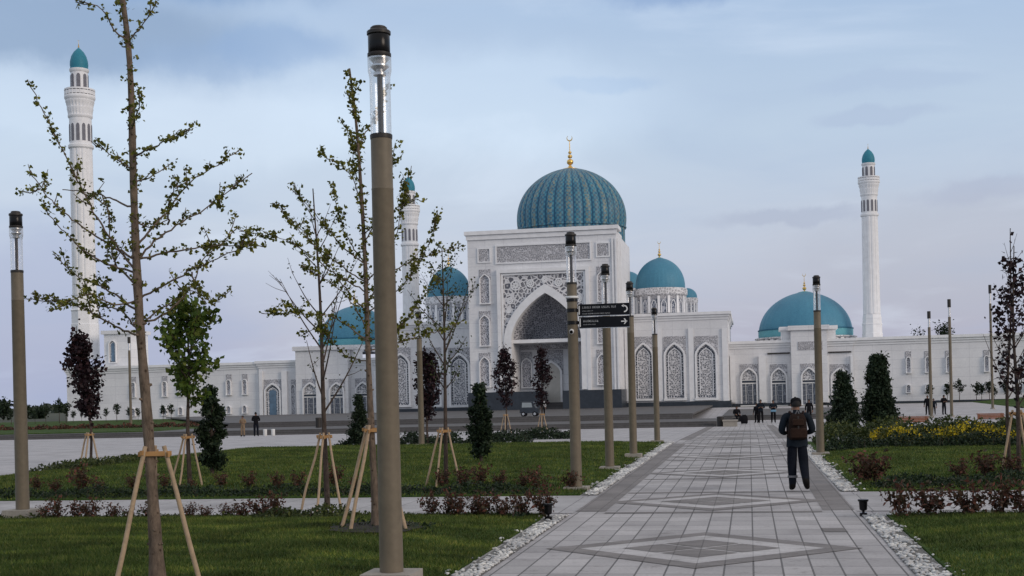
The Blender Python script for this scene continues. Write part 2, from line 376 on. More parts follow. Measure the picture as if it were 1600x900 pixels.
M_CONC = plain('pale_concrete', (0.31, 0.285, 0.25), 0.85, 0.2, 5, scale2=25, bmp=0.2)
M_WHITEP = plain('white_paint', (0.72, 0.72, 0.71), 0.5, 0.06, 3)
M_SIGN = plain('black_sign_enamel', (0.007, 0.008, 0.011), 0.5, 0.2, 2, spec=0.12)
def glassmat():
    m = bpy.data.materials.new('clear_acrylic'); m.use_nodes = True; t = m.node_tree; t.nodes.clear()
    lw = N(t, 'ShaderNodeLayerWeight'); lw.inputs[0].default_value = 0.42
    tr = N(t, 'ShaderNodeBsdfTransparent'); tr.inputs[0].default_value = (0.93, 0.94, 0.95, 1)
    gl = N(t, 'ShaderNodeBsdfGlossy'); gl.inputs['Roughness'].default_value = 0.15; gl.inputs[0].default_value = (0.9, 0.9, 0.9, 1)
    df = N(t, 'ShaderNodeBsdfDiffuse'); df.inputs[0].default_value = (0.75, 0.76, 0.78, 1)
    m1 = N(t, 'ShaderNodeMixShader'); m1.inputs[0].default_value = 0.35; t.links.new(gl.outputs[0], m1.inputs[1]); t.links.new(df.outputs[0], m1.inputs[2])
    ms = N(t, 'ShaderNodeMixShader'); t.links.new(ramp(t, [(0.0, (.08, .08, .08, 1)), (0.75, (.85, .85, .85, 1))], lw.outputs['Facing']), ms.inputs[0])
    t.links.new(tr.outputs[0], ms.inputs[1]); t.links.new(m1.outputs[0], ms.inputs[2])
    o = N(t, 'ShaderNodeOutputMaterial'); t.links.new(ms.outputs[0], o.inputs[0]); return m
M_GLASS = glassmat()
M_WOOD = plain('peeled_pine_pole', (0.36, 0.265, 0.175), 0.75, 0.28, 7, scale2=30)
M_BATTEN = plain('orange_pine_batten', (0.36, 0.20, 0.08), 0.7, 0.2, 9)
M_WOODRED = plain('reddish_bench_wood', (0.22, 0.085, 0.045), 0.6, 0.25, 3)
def barkmat(name, c, k=1):
    m, t, b = base(name, 0.9, 0.15); v = coords(t)
    mp = N(t, 'ShaderNodeMapping'); mp.inputs['Scale'].default_value = (1, 1, 0.35); t.links.new(v, mp.inputs[0])
    f = noise(t, mp.outputs[0], 22, 6, 0.7); f2 = noise(t, v, 3, 3)
    vo = N(t, 'ShaderNodeTexVoronoi'); vo.inputs['Scale'].default_value = 11; t.links.new(v, vo.inputs['Vector'])
    col = ramp(t, [(0.3, c4(c, .45)), (0.5, c4(c, .95)), (0.72, c4(c, 1.45))], f)
    col = mix(t, 1.0, col, ramp(t, [(0.08, (.35, .3, .28, 1)), (0.2, (1, 1, 1, 1))], vo.outputs['Distance']), 'MULTIPLY')
    col = mix(t, 1.0, col, ramp(t, [(0.3, (.75, .75, .78, 1)), (0.7, (1.15, 1.12, 1.1, 1))], f2), 'MULTIPLY')
    t.links.new(col, b.inputs['Base Color']); bump(t, b, f, 0.7, 0.012); return m
M_BARK = barkmat('grey_brown_bark', (0.150, 0.116, 0.088))
M_BARKD = barkmat('dark_bark', (0.075, 0.058, 0.048))
M_LEAFG = leafmat('young_green_leaves', (0.058, 0.072, 0.013), (0.125, 0.135, 0.024), (0.24, 0.225, 0.04), trans=.45)
M_LEAFT = leafmat('bright_green_leaves', (0.034, 0.066, 0.011), (0.070, 0.115, 0.018), (0.140, 0.165, 0.030))
M_LEAFP = leafmat('dark_purple_leaves', (0.010, 0.006, 0.009), (0.020, 0.009, 0.013), (0.036, 0.015, 0.017), trans=0.08)
M_LEAFD = leafmat('dark_evergreen_leaves', (0.010, 0.020, 0.011), (0.020, 0.037, 0.018), (0.034, 0.050, 0.024), trans=0.1)
M_LEAFR = leafmat('red_brown_shrub_leaves', (0.036, 0.036, 0.018), (0.085, 0.042, 0.028), (0.175, 0.065, 0.048), trans=0.2)
M_LEAFO = leafmat('olive_shrub_leaves', (0.024, 0.038, 0.013), (0.046, 0.064, 0.018), (0.085, 0.095, 0.026), trans=0.15)
M_LEAFY = leafmat('yellow_green_leaves', (0.040, 0.056, 0.012), (0.085, 0.098, 0.020), (0.16, 0.155, 0.03), trans=0.2)
M_FLOWER = leafmat('yellow_flowers', (0.34, 0.24, 0.008), (0.52, 0.40, 0.015), (0.62, 0.50, 0.03), trans=0.2)

# ------------------------------------------------------------------ ground and paving (structure)
def sheet(name, xs, ys, zf, m, skirt=0.0):
    vs = [(x, y, zf(x, y)) for y in ys for x in xs]; nx = len(xs)
    fs = [(j * nx + i, j * nx + i + 1, (j + 1) * nx + i + 1, (j + 1) * nx + i) for j in range(len(ys) - 1) for i in range(nx - 1)]
    mb = MB().add(vs, fs)
    if skirt:
        def edge(a, b):
            a, b = vs[a], vs[b]; mb.add([a, b, (b[0], b[1], b[2] - skirt), (a[0], a[1], a[2] - skirt)], [(0, 1, 2, 3)])
        n = len(ys)
        for i in range(nx - 1): edge(i, i + 1); edge((n - 1) * nx + i, (n - 1) * nx + i + 1)
        for j in range(n - 1): edge(j * nx, (j + 1) * nx); edge(j * nx + nx - 1, (j + 1) * nx + nx - 1)
    o = mb.build(name, m, smooth=True); o['kind'] = 'structure'; return o
def lin(a, b, n): return [a + (b - a) * i / (n - 1) for i in range(n)]
ybr = [-30, 0, 20, 35, 50, 60, 70, 80, 90, 97, 105, 120, 135, 150]
sheet('ground', [-4000, -1500, -500, -200, -80, 0, 80, 200, 500, 1500, 4000], ybr + [200, 400, 900, 2000, 4500, 8000], lambda x, y: gz(y) - 0.03, M_GROUND)
sheet('plaza', lin(-110, 120, 24), [5, 20, 35] + lin(50, 150, 41), lambda x, y: gz(y), M_PLAZA)
PX0, PX1 = -2.82, 1.58                               # main path edges
path = sheet('main_path', lin(PX0, PX1, 9), [4, 12, 20, 35] + lin(50, 104.5, 20), lambda x, y: gz(y) + 0.006, M_PATH)
def flat(name, m, polys, parent, dz):
    mb = MB()
    for p in polys: mb.add([(x, y, gz(y) + dz) for x, y in p], [tuple(range(len(p)))])
    o = mb.build(name, m); o['kind'] = 'structure'
    if parent: o.parent = parent
    return o
def strip(x0, x1, y0, y1, n=14):
    return [[(x0, a), (x1, a), (x1, b), (x0, b)] for a, b in zip(lin(y0, y1, n)[:-1], lin(y0, y1, n)[1:])]
YX0, YX1 = 20.3, 23.5                                # cross path
flat('edge_band', M_DARKP, strip(PX0 + .02, PX0 + .50, YX0 + .2, 88) , path, 0.010)
flat('edge_band', M_DARKP, strip(PX1 - .50, PX1 - .02, YX0 + .2, 88), path, 0.010)
XC = (PX0 + PX1) / 2
def diamond(yc, hx, hy):
    return [(XC - hx, yc), (XC, yc - hy), (XC + hx, yc), (XC, yc + hy)]
def dring(yc, hx, hy, t):
    o, i = diamond(yc, hx, hy), diamond(yc, hx - t, hy - t)
    return [[o[k], o[(k + 1) % 4], i[(k + 1) % 4], i[k]] for k in range(4)]
DC = [G(1093, 858).y, G(1118, 784).y, G(1130, 739).y]
DC += [DC[2] + 7.6 * k for k in range(1, 6)]
for k, yc in enumerate(DC):
    hx, hy = 1.90, 1.78
    def ringf(f0, f1):
        o, i = diamond(yc, hx * f0, hy * f0), diamond(yc, hx * f1, hy * f1)
        return [[o[q], o[(q + 1) % 4], i[(q + 1) % 4], i[q]] for q in range(4)]
    flat('diamond_inlay', M_DARKP, ringf(1.0, .77), path, 0.012)
    flat('diamond_inlay', M_LITEP, ringf(.768, .52), path, 0.012)
    small = []
    for ox, oy in ((-1, 0), (1, 0), (0, -1), (0, 1)):
        small.append([(p + ox * hx * .26, q + oy * hy * .26) for p, q in diamond(yc, hx * .235, hy * .235)])
    flat('diamond_inlay', M_DARKP, small, path, 0.016)
    flat('diamond_inlay', M_LITEP, [diamond(yc, hx * .518, hy * .518)], path, 0.012)
    if k > 0:
        for s in (-1, 1):
            yy = yc + s * (hy + .22)
            flat('cross_band', M_DARKP, [[(PX0 + .52, yy - .11), (PX1 - .52, yy - .11), (PX1 - .52, yy + .11), (PX0 + .52, yy + .11)]], path, 0.011)
q = [G(*p) for p in ((1283, 826), (1318, 826), (1325, 832), (1288, 832))]; flat('odd_slab', M_DARKP, [[(p.x, p.y) for p in q]], path, 0.011)
for nm, x0, x1 in (('cross_path', -24, PX0), ('cross_path', PX1, 24)):
    sheet(nm, lin(x0, x1, 5), [YX0, YX1], lambda x, y: 0.008, M_CROSS)
sheet('side_path', [-40, -20.6], [4, 20, 35, 48], lambda x, y: 0.008, M_PLAZA)
# lawns (slightly crowned sheets); h(x,y) keeps the height for things that grow on them
def sm(d, w_): t = max(0, min(1, d / w_)); return t * t * (3 - 2 * t)
def hill(x, y, x0, x1, y0, y1, top, w_=2.0):
    return 0.03 + top * min(sm(x - x0, w_), sm(x1 - x, w_)) * min(sm(y - y0, w_), sm(y1 - y, w_))
LAWNS = {'a': (-20.4, -3.18, 4.0, 19.9, 0.10), 'b': (-20.4, -3.18, 23.9, 48.6, 0.12), 'c': (1.95, 24, 4.0, 19.6, 0.08), 'd': (1.95, 26, 24.2, 47, 0.10)}
def lz(k, x, y):
    a = LAWNS[k]; return hill(x, y, *a)
for k, nm in (('a', 'near_lawn'), ('b', 'middle_lawn'), ('c', 'near_lawn'), ('d', 'middle_lawn')):
    a = LAWNS[k]
    sheet(nm, lin(a[0], a[1], 40), lin(a[2], a[3], 40), lambda x, y, k=k: lz(k, x, y), M_LAWN, 0.06)
def far_lawn_z(x, y): return hill(x, y, -130, -44, 88.4, 190, 0.1, 6) + gz(y) + .42 - (y - 88) * .0075
def bank(x, y): return gz(y) + 0.02 + 1.1 * sm(x - 24.5, 14) * sm(y - 92, 22) * sm(175 - y, 30)
sheet('far_lawn', lin(-110, -44, 12), lin(88.4, 150, 16), far_lawn_z, M_LAWN, 0.4)
sheet('grass_bank', lin(24.5, 90, 14), lin(92, 152, 16), bank, M_LAWN, 0.1)
def surf(x, y):
    """height of whatever one would stand on at (x, y)"""
    for k, q in LAWNS.items():
        if q[0] < x < q[1] and q[2] < y < q[3]: return lz(k, x, y)
    if x < -44 and y > 88.4: return far_lawn_z(x, y)
    if x > 24.5 and 92 < y < 152: return bank(x, y)
    if -41 < x < -4.2 and y > 96.9: return .30
    if -120 < x < -2.2 and 87.1 < y < 97: return -.10
    if -2.2 < x < 11 and y > 105.4: return -.10
    return gz(y)
sheet('far_lawn', lin(9, 60, 10), lin(56, 74, 8), lambda x, y: hill(x, y, 9, 62, 56, 74, .12) + gz(y), M_LAWN, 0.1)
# grass blades on the lawns near the camera
def blades(name, k, x0, x1, y0, y1, dens, hgt, wid):
    n = int((x1 - x0) * (y1 - y0) * dens)
    x = RNG.uniform(x0, x1, n); y = RNG.uniform(y0, y1, n)
    a = LAWNS[k]
    def smv(d, w_=2.0): t = np.clip(d / w_, 0, 1); return t * t * (3 - 2 * t)
    z = 0.03 + a[4] * np.minimum(smv(x - a[0]), smv(a[1] - x)) * np.minimum(smv(y - a[2]), smv(a[3] - y)) - 0.006
    clump = 0.75 + 0.5 * np.sin(x * 2.1 + np.sin(y * 1.7)) * np.sin(y * 1.3 + 2 * np.sin(x * .6))
    h = hgt * RNG.uniform(.5, 1.3, n) * (0.7 + 0.4 * clump); an = RNG.uniform(0, 2 * np.pi, n); wd = wid * RNG.uniform(.6, 1.3, n)
    lx = RNG.normal(0, .45, n) * h; ly = RNG.normal(0, .45, n) * h
    p = np.stack([x, y, z], 1); s = np.stack([np.cos(an) * wd, np.sin(an) * wd, np.zeros(n)], 1)
    top = p + np.stack([lx, ly, h], 1)
    v = np.stack([p - s, p + s, top], 1).reshape(-1, 3)
    o = fast_mesh(name, v, n, M_BLADE, nper=3); o['kind'] = 'stuff'; return o
blades('grass', 'a', -14.5, -3.16, 10.5, 19.9, 1900, 0.05, 0.008)
blades('grass', 'b', -20.3, -3.16, 23.9, 48.5, 330, 0.06, 0.014)
blades('grass', 'c', 1.97, 7.0, 11.0, 19.6, 1500, 0.05, 0.008)
blades('grass', 'd', 1.97, 14, 24.2, 39, 420, 0.055, 0.013)
# white pebble strips along the path
def pebbles(x0, x1, y0, y1, dens=420, r=0.030, ragged=0.09):
    n = int((x1 - x0) * (y1 - y0) * dens); ico = bmesh.new(); bmesh.ops.create_icosphere(ico, subdivisions=1, radius=1)
    iv = np.array([v.co[:] for v in ico.verts]); tri = np.array([[v.index for v in f.verts] for f in ico.faces]); ico.free()
    x = RNG.uniform(x0, x1, n); y = RNG.uniform(y0, y1, n); ed = (np.abs(x) - np.abs(x0 if x0 > 0 else x1)) / abs(x1 - x0)
    kp = ed < .62 + .45 * np.sin(y * 2.3 + np.sin(y * .9) * 2) * np.sin(y * 5.1) + RNG.normal(0, .18, n); x = x[kp]; y = y[kp]; n = len(x); s = r * RNG.uniform(.5, 1.8, n)
    sc = np.stack([s * RNG.uniform(.8, 1.4, n), s * RNG.uniform(.8, 1.4, n), s * RNG.uniform(.5, .8, n)], 1)
    z = np.array([gz(q) for q in y]) + sc[:, 2] * .6 + 0.012
    far = x0 if x0 < 0 else x1
    x = x + np.sign(far) * np.abs(RNG.normal(0, ragged, n)) * (RNG.uniform(0, 1, n) < .3)
    z = np.where((x < -3.18) | (x > 1.95), z + 0.02, z)
    v = iv[None] * sc[:, None, :] * RNG.uniform(.85, 1.15, (n, len(iv), 1)) + np.stack([x, y, z], 1)[:, None, :]
    # shared vertices so each stone is one island
    me = bpy.data.meshes.new('white_pebbles'); nv = n * len(iv); nf = n * len(tri)
    idx = (tri[None] + (np.arange(n) * len(iv))[:, None, None]).reshape(-1)
    me.vertices.add(nv); me.vertices.foreach_set('co', v.astype(np.float32).ravel()); me.loops.add(nf * 3); me.loops.foreach_set('vertex_index', idx.astype(np.int32))
    me.polygons.add(nf); me.polygons.foreach_set('loop_start', np.arange(0, nf * 3, 3, dtype=np.int32)); me.polygons.foreach_set('loop_total', np.full(nf, 3, dtype=np.int32))
    me.materials.append(M_PEBBLE); me.update(calc_edges=True)
    o = bpy.data.objects.new('white_pebbles', me); C.objects.link(o); o['kind'] = 'stuff'; return o
M_GRIT = plain('gravel_and_soil_bed', (0.15, 0.145, 0.135), 0.9, 0.3, 30, scale2=60)
for x0, x1, y0, y1 in ((-3.13, PX0 - .02, 9, 19.9), (-3.15, PX0 - .02, 23.9, 49), (PX1 + .02, 1.93, 9, 19.6), (PX1 + .02, 1.93, 24.2, 47)):
    flat('gravel_bed', M_GRIT, [[(x0, y0), (x1, y0), (x1, y1), (x0, y1)]], None, 0.010)
    pebbles(x0, x1, y0, y1, 760 if y0 < 15 else 520, 0.0165 if y0 < 15 else 0.021)

# ------------------------------------------------------------------ granite steps
def wedge(y0, y1, xl0, xl1, xr, z0, z1):
    """stair tread block whose left side runs from xl0 (front) to xl1 (back)"""
    return MB().prism([(xl0, y0), (xr, y0), (xr, y1), (xl1, y1)], z0, z1, 'z')
def flight(nm, label, y0, n, rise, xl, xr, zb, zt, yb, xlb, coff=0.0):
    t = thing(nm, (0, 0, 0), label, 'steps')
    run = 0.42
    for i in range(n):
        z = zb + rise * (i + 1)
        y = y0 + run * i
        mb = MB().prism([(xl, y), (xr, y), (xr, y0 + run * n if i < n - 1 else yb), (xlb if i == n - 1 else xl, y0 + run * n if i < n - 1 else yb)], zb - .2 if i == 0 else z - rise, z, 'z')
        mb.build('tread' if i < n - 1 else 'landing', M_STEP, t)
    return t
XR = -2.2
flight('granite_steps', 'long low flight of grey granite steps along the front edge of the plaza', 86.2, 3, 0.133, -120, XR, -0.5, 0, 96.6, -120)
flight('granite_steps', 'upper flight of grey granite steps below the dark plinth of the portal', 96.0, 3, 0.133, -41, XR - 2.0, -0.1, 0, 150, -72)
flight('granite_steps', 'grey granite steps before the right gate with people in front', 104.5, 3, 0.133, XR + .01, 11, -0.5, 0, 156, XR + .01)
# ------------------------------------------------------------------ the mosque
mosque = thing('mosque', AY(850, 640, 146), 'white marble mosque with carved portal and turquoise domes', 'mosque')
MO = Vector(mosque.location)
def put(mb, name, m, parent=mosque, smooth=False):
    """mesh built in world space, origin moved to its own centre, parented to mosque / a part"""
    a = np.array(mb.v); c = Vector((a.min(0) + a.max(0)) / 2)
    q = MB(); q.v = [(v[0] - c.x, v[1] - c.y, v[2] - c.z) for v in mb.v]; q.f = mb.f
    o = q.build(name, m, None, smooth)
    if parent is not None:
        o.parent = parent
        pw = Vector((0, 0, 0)); pp = parent
        while pp is not None: pw += pp.location; pp = pp.parent
        o.location = c - pw
    else: o.location = c
    return o
def FX(px, py, Y): p = AY(px, py, Y); return p.x
def FZ(px, py, Y): p = AY(px, py, Y); return p.z
def rect(x0, y0, x1, y1, Y):
    xm, ym = (x0 + x1) / 2, (y0 + y1) / 2
    return FX(x0, ym, Y), FX(x1, ym, Y), FZ(xm, y1, Y), FZ(xm, y0, Y)
def bx(mb, x0, y0, x1, y1, Yf, Yb, Yref=None):
    X0, X1, Z0, Z1 = rect(x0, y0, x1, y1, Yref or Yf); mb.box(X0, X1, Yf, Yb, Z0, Z1); return mb
def arch(xa, xb, zs, za, n=24):
    """pointed Persian arch from (xb,zs) over the apex to (xa,zs)"""
    c, h = (xa + xb) / 2, (xb - xa) / 2; out = []
    for i in range(n + 1):
        u = math.cos(math.pi * i / n)
        out.append((c + h * u, zs + (za - zs) * (0.42 * (1 - abs(u)) + 0.58 * math.sqrt(max(0, 1 - u * u)))))
    return out
def archpoly(xa, xb, zb, zs, za, n=24): return [(xa, zb), (xb, zb)] + arch(xa, xb, zs, za, n)
def archring(mb, xa, xb, zb, zs, za, t, Y0, Y1, n=20):
    o = [(xb + t, zb)] + arch(xa - t, xb + t, zs, za + t * 1.25, n) + [(xa - t, zb)]
    i = [(xb, zb)] + arch(xa, xb, zs, za, n) + [(xa, zb)]
    k = len(o); vs = [(p[0], Y0, p[1]) for p in o] + [(p[0], Y0, p[1]) for p in i] + [(p[0], Y1, p[1]) for p in o] + [(p[0], Y1, p[1]) for p in i]
    fs = []
    for j in range(k - 1):
        fs += [(j, j + 1, k + j + 1, k + j), (2 * k + j, 3 * k + j, 3 * k + j + 1, 2 * k + j + 1), (j, 2 * k + j, 2 * k + j + 1, j + 1), (k + j, k + j + 1, 3 * k + j + 1, 3 * k + j)]
    fs += [(0, k, 3 * k, 2 * k), (k - 1, 3 * k - 1, 4 * k - 1, 2 * k - 1)]
    return mb.add(vs, fs)
def frame(mb, X0, X1, Z0, Z1, t, Y0, Y1):
    mb.box(X0, X1, Y0, Y1, Z1 - t, Z1); mb.box(X0, X1, Y0, Y1, Z0, Z0 + t)
    mb.box(X0, X0 + t, Y0, Y1, Z0 + t, Z1 - t); mb.box(X1 - t, X1, Y0, Y1, Z0 + t, Z1 - t); return mb
def window(x0, x1, ypan, yapex, yspr, ybase, Y, kind='lattice', parent=mosque, t=None, name='window'):
    """arched opening measured in photo pixels on the wall plane Y: frame (part) > infill, relief panel, bars"""
    xm = (x0 + x1) / 2
    X0, X1, ZB, ZA = rect(x0, yapex, x1, ybase, Y); ZS = FZ(xm, yspr, Y); ZP = FZ(xm, ypan, Y) if ypan else None
    wd = X1 - X0; t = t or wd * 0.09
    mb = MB(); archring(mb, X0 + t, X1 - t, ZB, ZS, ZA - t * 1.25, t, Y - 0.30, Y - 0.006, 20)
    mb.box(X0 - t * .3, X1 + t * .3, Y - .38, Y - .010, ZB - t * 1.1, ZB - .003)
    fr = put(mb, name, M_MARBLE_P, parent)
    xi0, xi1 = X0 + t * 1.02, X1 - t * 1.02; zi = ZA - t * 1.3
    mats = {'lattice': M_LATTICE, 'blue': M_LATTICE, 'door': M_LATTICE, 'slot': M_NICHE}
    q = MB().prism(archpoly(xi0, xi1, ZB + .02, ZS, zi), Y - 0.06, Y - 0.012)
    put(q, 'tracery', mats[kind], fr)
    if kind in ('lattice', 'blue'):
        bd = MB(); s = wd * 0.045; e = wd * .085
        z = ZB + e
        while z < ZS - s:
            for xx in (xi0 + e * .75, xi1 - e * .75): bd.box(xx - s * .62, xx + s * .62, Y - .085, Y - .062, z - s * .75, z + s * .75)
            z += s * 2.7
        for px_, pz_ in arch(xi0 + e * .75, xi1 - e * .75, ZS, zi - e * 1.2, 14)[1:-1]: bd.box(px_ - s * .62, px_ + s * .62, Y - .085, Y - .062, pz_ - s * .75, pz_ + s * .75)
        xx = xi0 + e * 2
        while xx < xi1 - e * 1.6:
            bd.box(xx - s * .62, xx + s * .62, Y - .085, Y - .062, ZB + e - s * .75, ZB + e + s * .75); xx += s * 2.7
        put(bd, 'bead_border', M_BEAD, fr)
        bar = MB(); archring(bar, xi0 + e * 1.6, xi1 - e * 1.6, ZB + e * 2, ZS, zi - e * 2.4, s * .8, Y - .11, Y - .064, 14); put(bar, 'inner_rim', M_MARBLE_P, fr)
    if kind == 'blue':
        q = MB().prism(archpoly(xi0 + wd * .2, xi1 - wd * .2, ZB + wd * .08, ZS, zi - wd * .28), Y - .10, Y - .066); put(q, 'glass', M_GLASSB, fr)
    if kind == 'door':
        zt = ZB + (ZA - ZB) * 0.56
        q = MB().box(xi0, xi1, Y - .14, Y - .064, zt, zt + wd * .07); q.box(xi0, xi1, Y - .14, Y - .064, zt + wd * .2, zt + wd * .24); put(q, 'transom', M_WHITEP, fr)
        q = MB().box(xi0, xi1, Y - .10, Y - .064, zt + wd * .075, zt + wd * .195); put(q, 'dark_light', M_BEAD, fr)
        q = MB().box(xi0, xi1, Y - .10, Y - .064, ZB + .03, zt - .003); put(q, 'door_leaf', M_GLASSG, fr)
        q = MB()
        for a in (.26, .74): q.box(xi0 + (xi1 - xi0) * a - wd * .015, xi0 + (xi1 - xi0) * a + wd * .015, Y - .13, Y - .103, ZB + .03, zt - .006)
        put(q, 'mullion', M_WHITEP, fr)
    if ypan:
        q = MB().box(X0 - t * .2, X1 + t * .2, Y - .05, Y - .009, ZS, ZP)
        put(q, 'relief_panel', M_RELIEF, fr)
    return fr
def cornice(mb, X0, X1, Yf, Yb, Z, k=1.0):
    """stepped moulding crowning a wall top at Z (front and right return), butted on the wall"""
    for dz0, dz1, o in ((-0.9, -0.62, .10), (-0.62, -0.34, .24), (-0.34, 0.0, .42)):
        mb.box(X0 - o * k, X1 + o * k, Yf - o * k, Yb, Z + dz0 * k, Z + dz1 * k - .004)
    return mb

# --- portal -------------------------------------------------------
YP = 146.0
PXL, PXR, PZB, PZT = rect(733, 363, 965.5, 640, YP)
Zpl = FZ(850, 611, YP)
AXL, AXR = FX(800, 528, YP), FX(908.5, 528, YP); ASP, AAP = FZ(854, 528, YP), FZ(853, 458, YP)
ACX = (AXL + AXR) / 2
def wall_with_arch(X0, X1, Z0, Z1, ax0, ax1, zs, za, Yf, Yb):
    mb = MB(); a = arch(ax0, ax1, zs, za, 32)[::-1]      # left to right
    for Y in (Yf, Yb):
        mb.add([(X0, Y, Z0), (ax0, Y, Z0), (ax0, Y, Z1), (X0, Y, Z1)], [(0, 1, 2, 3)])
        mb.add([(ax1, Y, Z0), (X1, Y, Z0), (X1, Y, Z1), (ax1, Y, Z1)], [(0, 1, 2, 3)])
        for p, q in zip(a[:-1], a[1:]): mb.add([(p[0], Y, p[1]), (q[0], Y, q[1]), (q[0], Y, Z1), (p[0], Y, Z1)], [(0, 1, 2, 3)])
    bd = [(ax0, Z0)] + a + [(ax1, Z0)]
    for p, q in zip(bd[:-1], bd[1:]): mb.add([(p[0], Yf, p[1]), (q[0], Yf, q[1]), (q[0], Yb, q[1]), (p[0], Yb, p[1])], [(0, 1, 2, 3)])
    mb.add([(X0, Yf, Z1), (X1, Yf, Z1), (X1, Yb, Z1), (X0, Yb, Z1)], [(0, 1, 2, 3)])
    for X in (X0, X1): mb.add([(X, Yf, Z0), (X, Yb, Z0), (X, Yb, Z1), (X, Yf, Z1)], [(0, 1, 2, 3)])
    return mb
portal = put(wall_with_arch(PXL, PXR, Zpl, PZT, AXL, AXR, ASP, AAP, YP, YP + 7.0), 'portal', M_MARBLE)
# body behind the portal, back wall of the niche
mb = MB().box(PXL + .02, PXR - .02, YP + 7.003, YP + 17, Zpl - 2, PZT - .3); put(mb, 'portal_body', M_MARBLE)
mb = MB().box(PXL - .3, PXR + .3, YP - .35, YP + 3.0, PZT + .004, PZT + .45); mb.box(PXL - .12, PXR + .12, YP - .16, YP - .004, PZT - .55, PZT - .01)
put(mb, 'coping', M_MARBLE_P, portal)
# carved half vault
vs = []; fs = []; A = arch(AXL + .01, AXR - .01, ASP, AAP - .02, 32)[::-1]; nt_ = 12
for j in range(nt_ + 1):
    t_ = math.pi / 2 * j / nt_
    for p in A: vs.append((ACX + (p[0] - ACX) * (1 - .25 * math.sin(t_)), YP + 1.0 + 5.6 * math.sin(t_), ASP + (p[1] - ASP) * math.cos(t_)))
n_ = len(A)
for j in range(nt_):
    for i in range(n_ - 1): fs.append((j * n_ + i, j * n_ + i + 1, (j + 1) * n_ + i + 1, (j + 1) * n_ + i))
put(MB().add(vs, fs), 'carved_vault', M_NICHE, portal, True)
# niche back wall below the vault, frieze
mb = MB().box(AXL + .02, AXR - .02, YP + 5.0, YP + 6.99, Zpl, ASP - .05); put(mb, 'niche_wall', M_MARBLE, portal)
mb = MB(); bx(mb, 800.5, 529.5, 907.5, 535, YP + .6, YP + 4.99); put(mb, 'niche_ledge', M_MARBLE_P, portal)
yb_ = YP + 5.0
mb = MB(); bx(mb, 812, 538, 900, 546, yb_ - .06, yb_ - .004, yb_); put(mb, 'frieze', M_RELIEF, portal)
for a_, b_ in ((815, 832), (889, 905)):
    window(a_, b_, 550, 559, 569, 605, yb_, 'slot', portal, name='blind_niche')
mb = MB(); bx(mb, 843, 547, 880, 585, yb_ - .08, yb_ - .004, yb_); put(mb, 'frieze', M_RELIEF, portal)
dr = window(845, 879, None, 563, 582, 632, yb_ - .1, 'slot', portal, name='main_door')
X0, X1, Z0, Z1 = rect(849, 566, 875, 632, yb_)
for ch in dr.children: ch.data.materials[0] = plain('pale_door_wood', (0.52, 0.50, 0.46), 0.6, 0.12, 1.2)
# arch rim
mb = MB(); archring(mb, AXL, AXR, FZ(800, 611, YP), ASP, AAP, 0.85, YP - 0.45, YP - .004, 32); put(mb, 'arch_rim', M_MARBLE_P, portal)
# spandrel tracery: rectangle minus arch
SX0, SX1, SZ0, SZ1 = rect(791.5, 428, 909, 527, YP)
a = arch(AXL - .86, AXR + .86, ASP, AAP + 1.08, 32)[::-1]; mb = MB()
for p, q in zip(a[:-1], a[1:]):
    z0_, z1_ = min(p[1], SZ1 - .01), min(q[1], SZ1 - .01)
    mb.add([(p[0], YP - .10, z0_), (q[0], YP - .10, z1_), (q[0], YP - .10, SZ1), (p[0], YP - .10, SZ1)], [(0, 1, 2, 3)])
put(mb, 'spandrel', M_SPANDREL, portal)
# rosette rings on the spandrel
for cx_, cy_, r_ in ((806, 446, 8.5), (829, 443, 6.5), (851, 437, 5), (873, 441, 6.5), (896, 443, 8.5), (797, 470, 5.5), (904, 467, 5.5), (795, 486, 4), (905.5, 484, 4)):
    c = AY(cx_, cy_, YP); sc_ = r_ * c.y / FPX; mb = MB()
    for rr in (1.0, .5):
        k = 20
        for i in range(k):
            a0, a1 = 2 * math.pi * i / k, 2 * math.pi * (i + 1) / k
            o0, i0 = sc_ * rr, sc_ * rr - .13
            mb.add([(c.x + o0 * math.cos(a0), YP - .16, c.z + o0 * math.sin(a0)), (c.x + o0 * math.cos(a1), YP - .16, c.z + o0 * math.sin(a1)), (c.x + i0 * math.cos(a1), YP - .16, c.z + i0 * math.sin(a1)), (c.x + i0 * math.cos(a0), YP - .16, c.z + i0 * math.sin(a0))], [(0, 1, 2, 3)])
    for i in range(8):
        a0 = 2 * math.pi * i / 8
        d = Vector((math.cos(a0), 0, math.sin(a0))); e = Vector((-d.z, 0, d.x)) * .05; p0 = c + d * sc_ * .12; p1 = c + d * sc_ * .95
        mb.add([(q.x, YP - .155, q.z) for q in (p0 - e, p1 - e, p1 + e, p0 + e)], [(0, 1, 2, 3)])
    put(mb, 'rosette', M_MARBLE_P, portal)
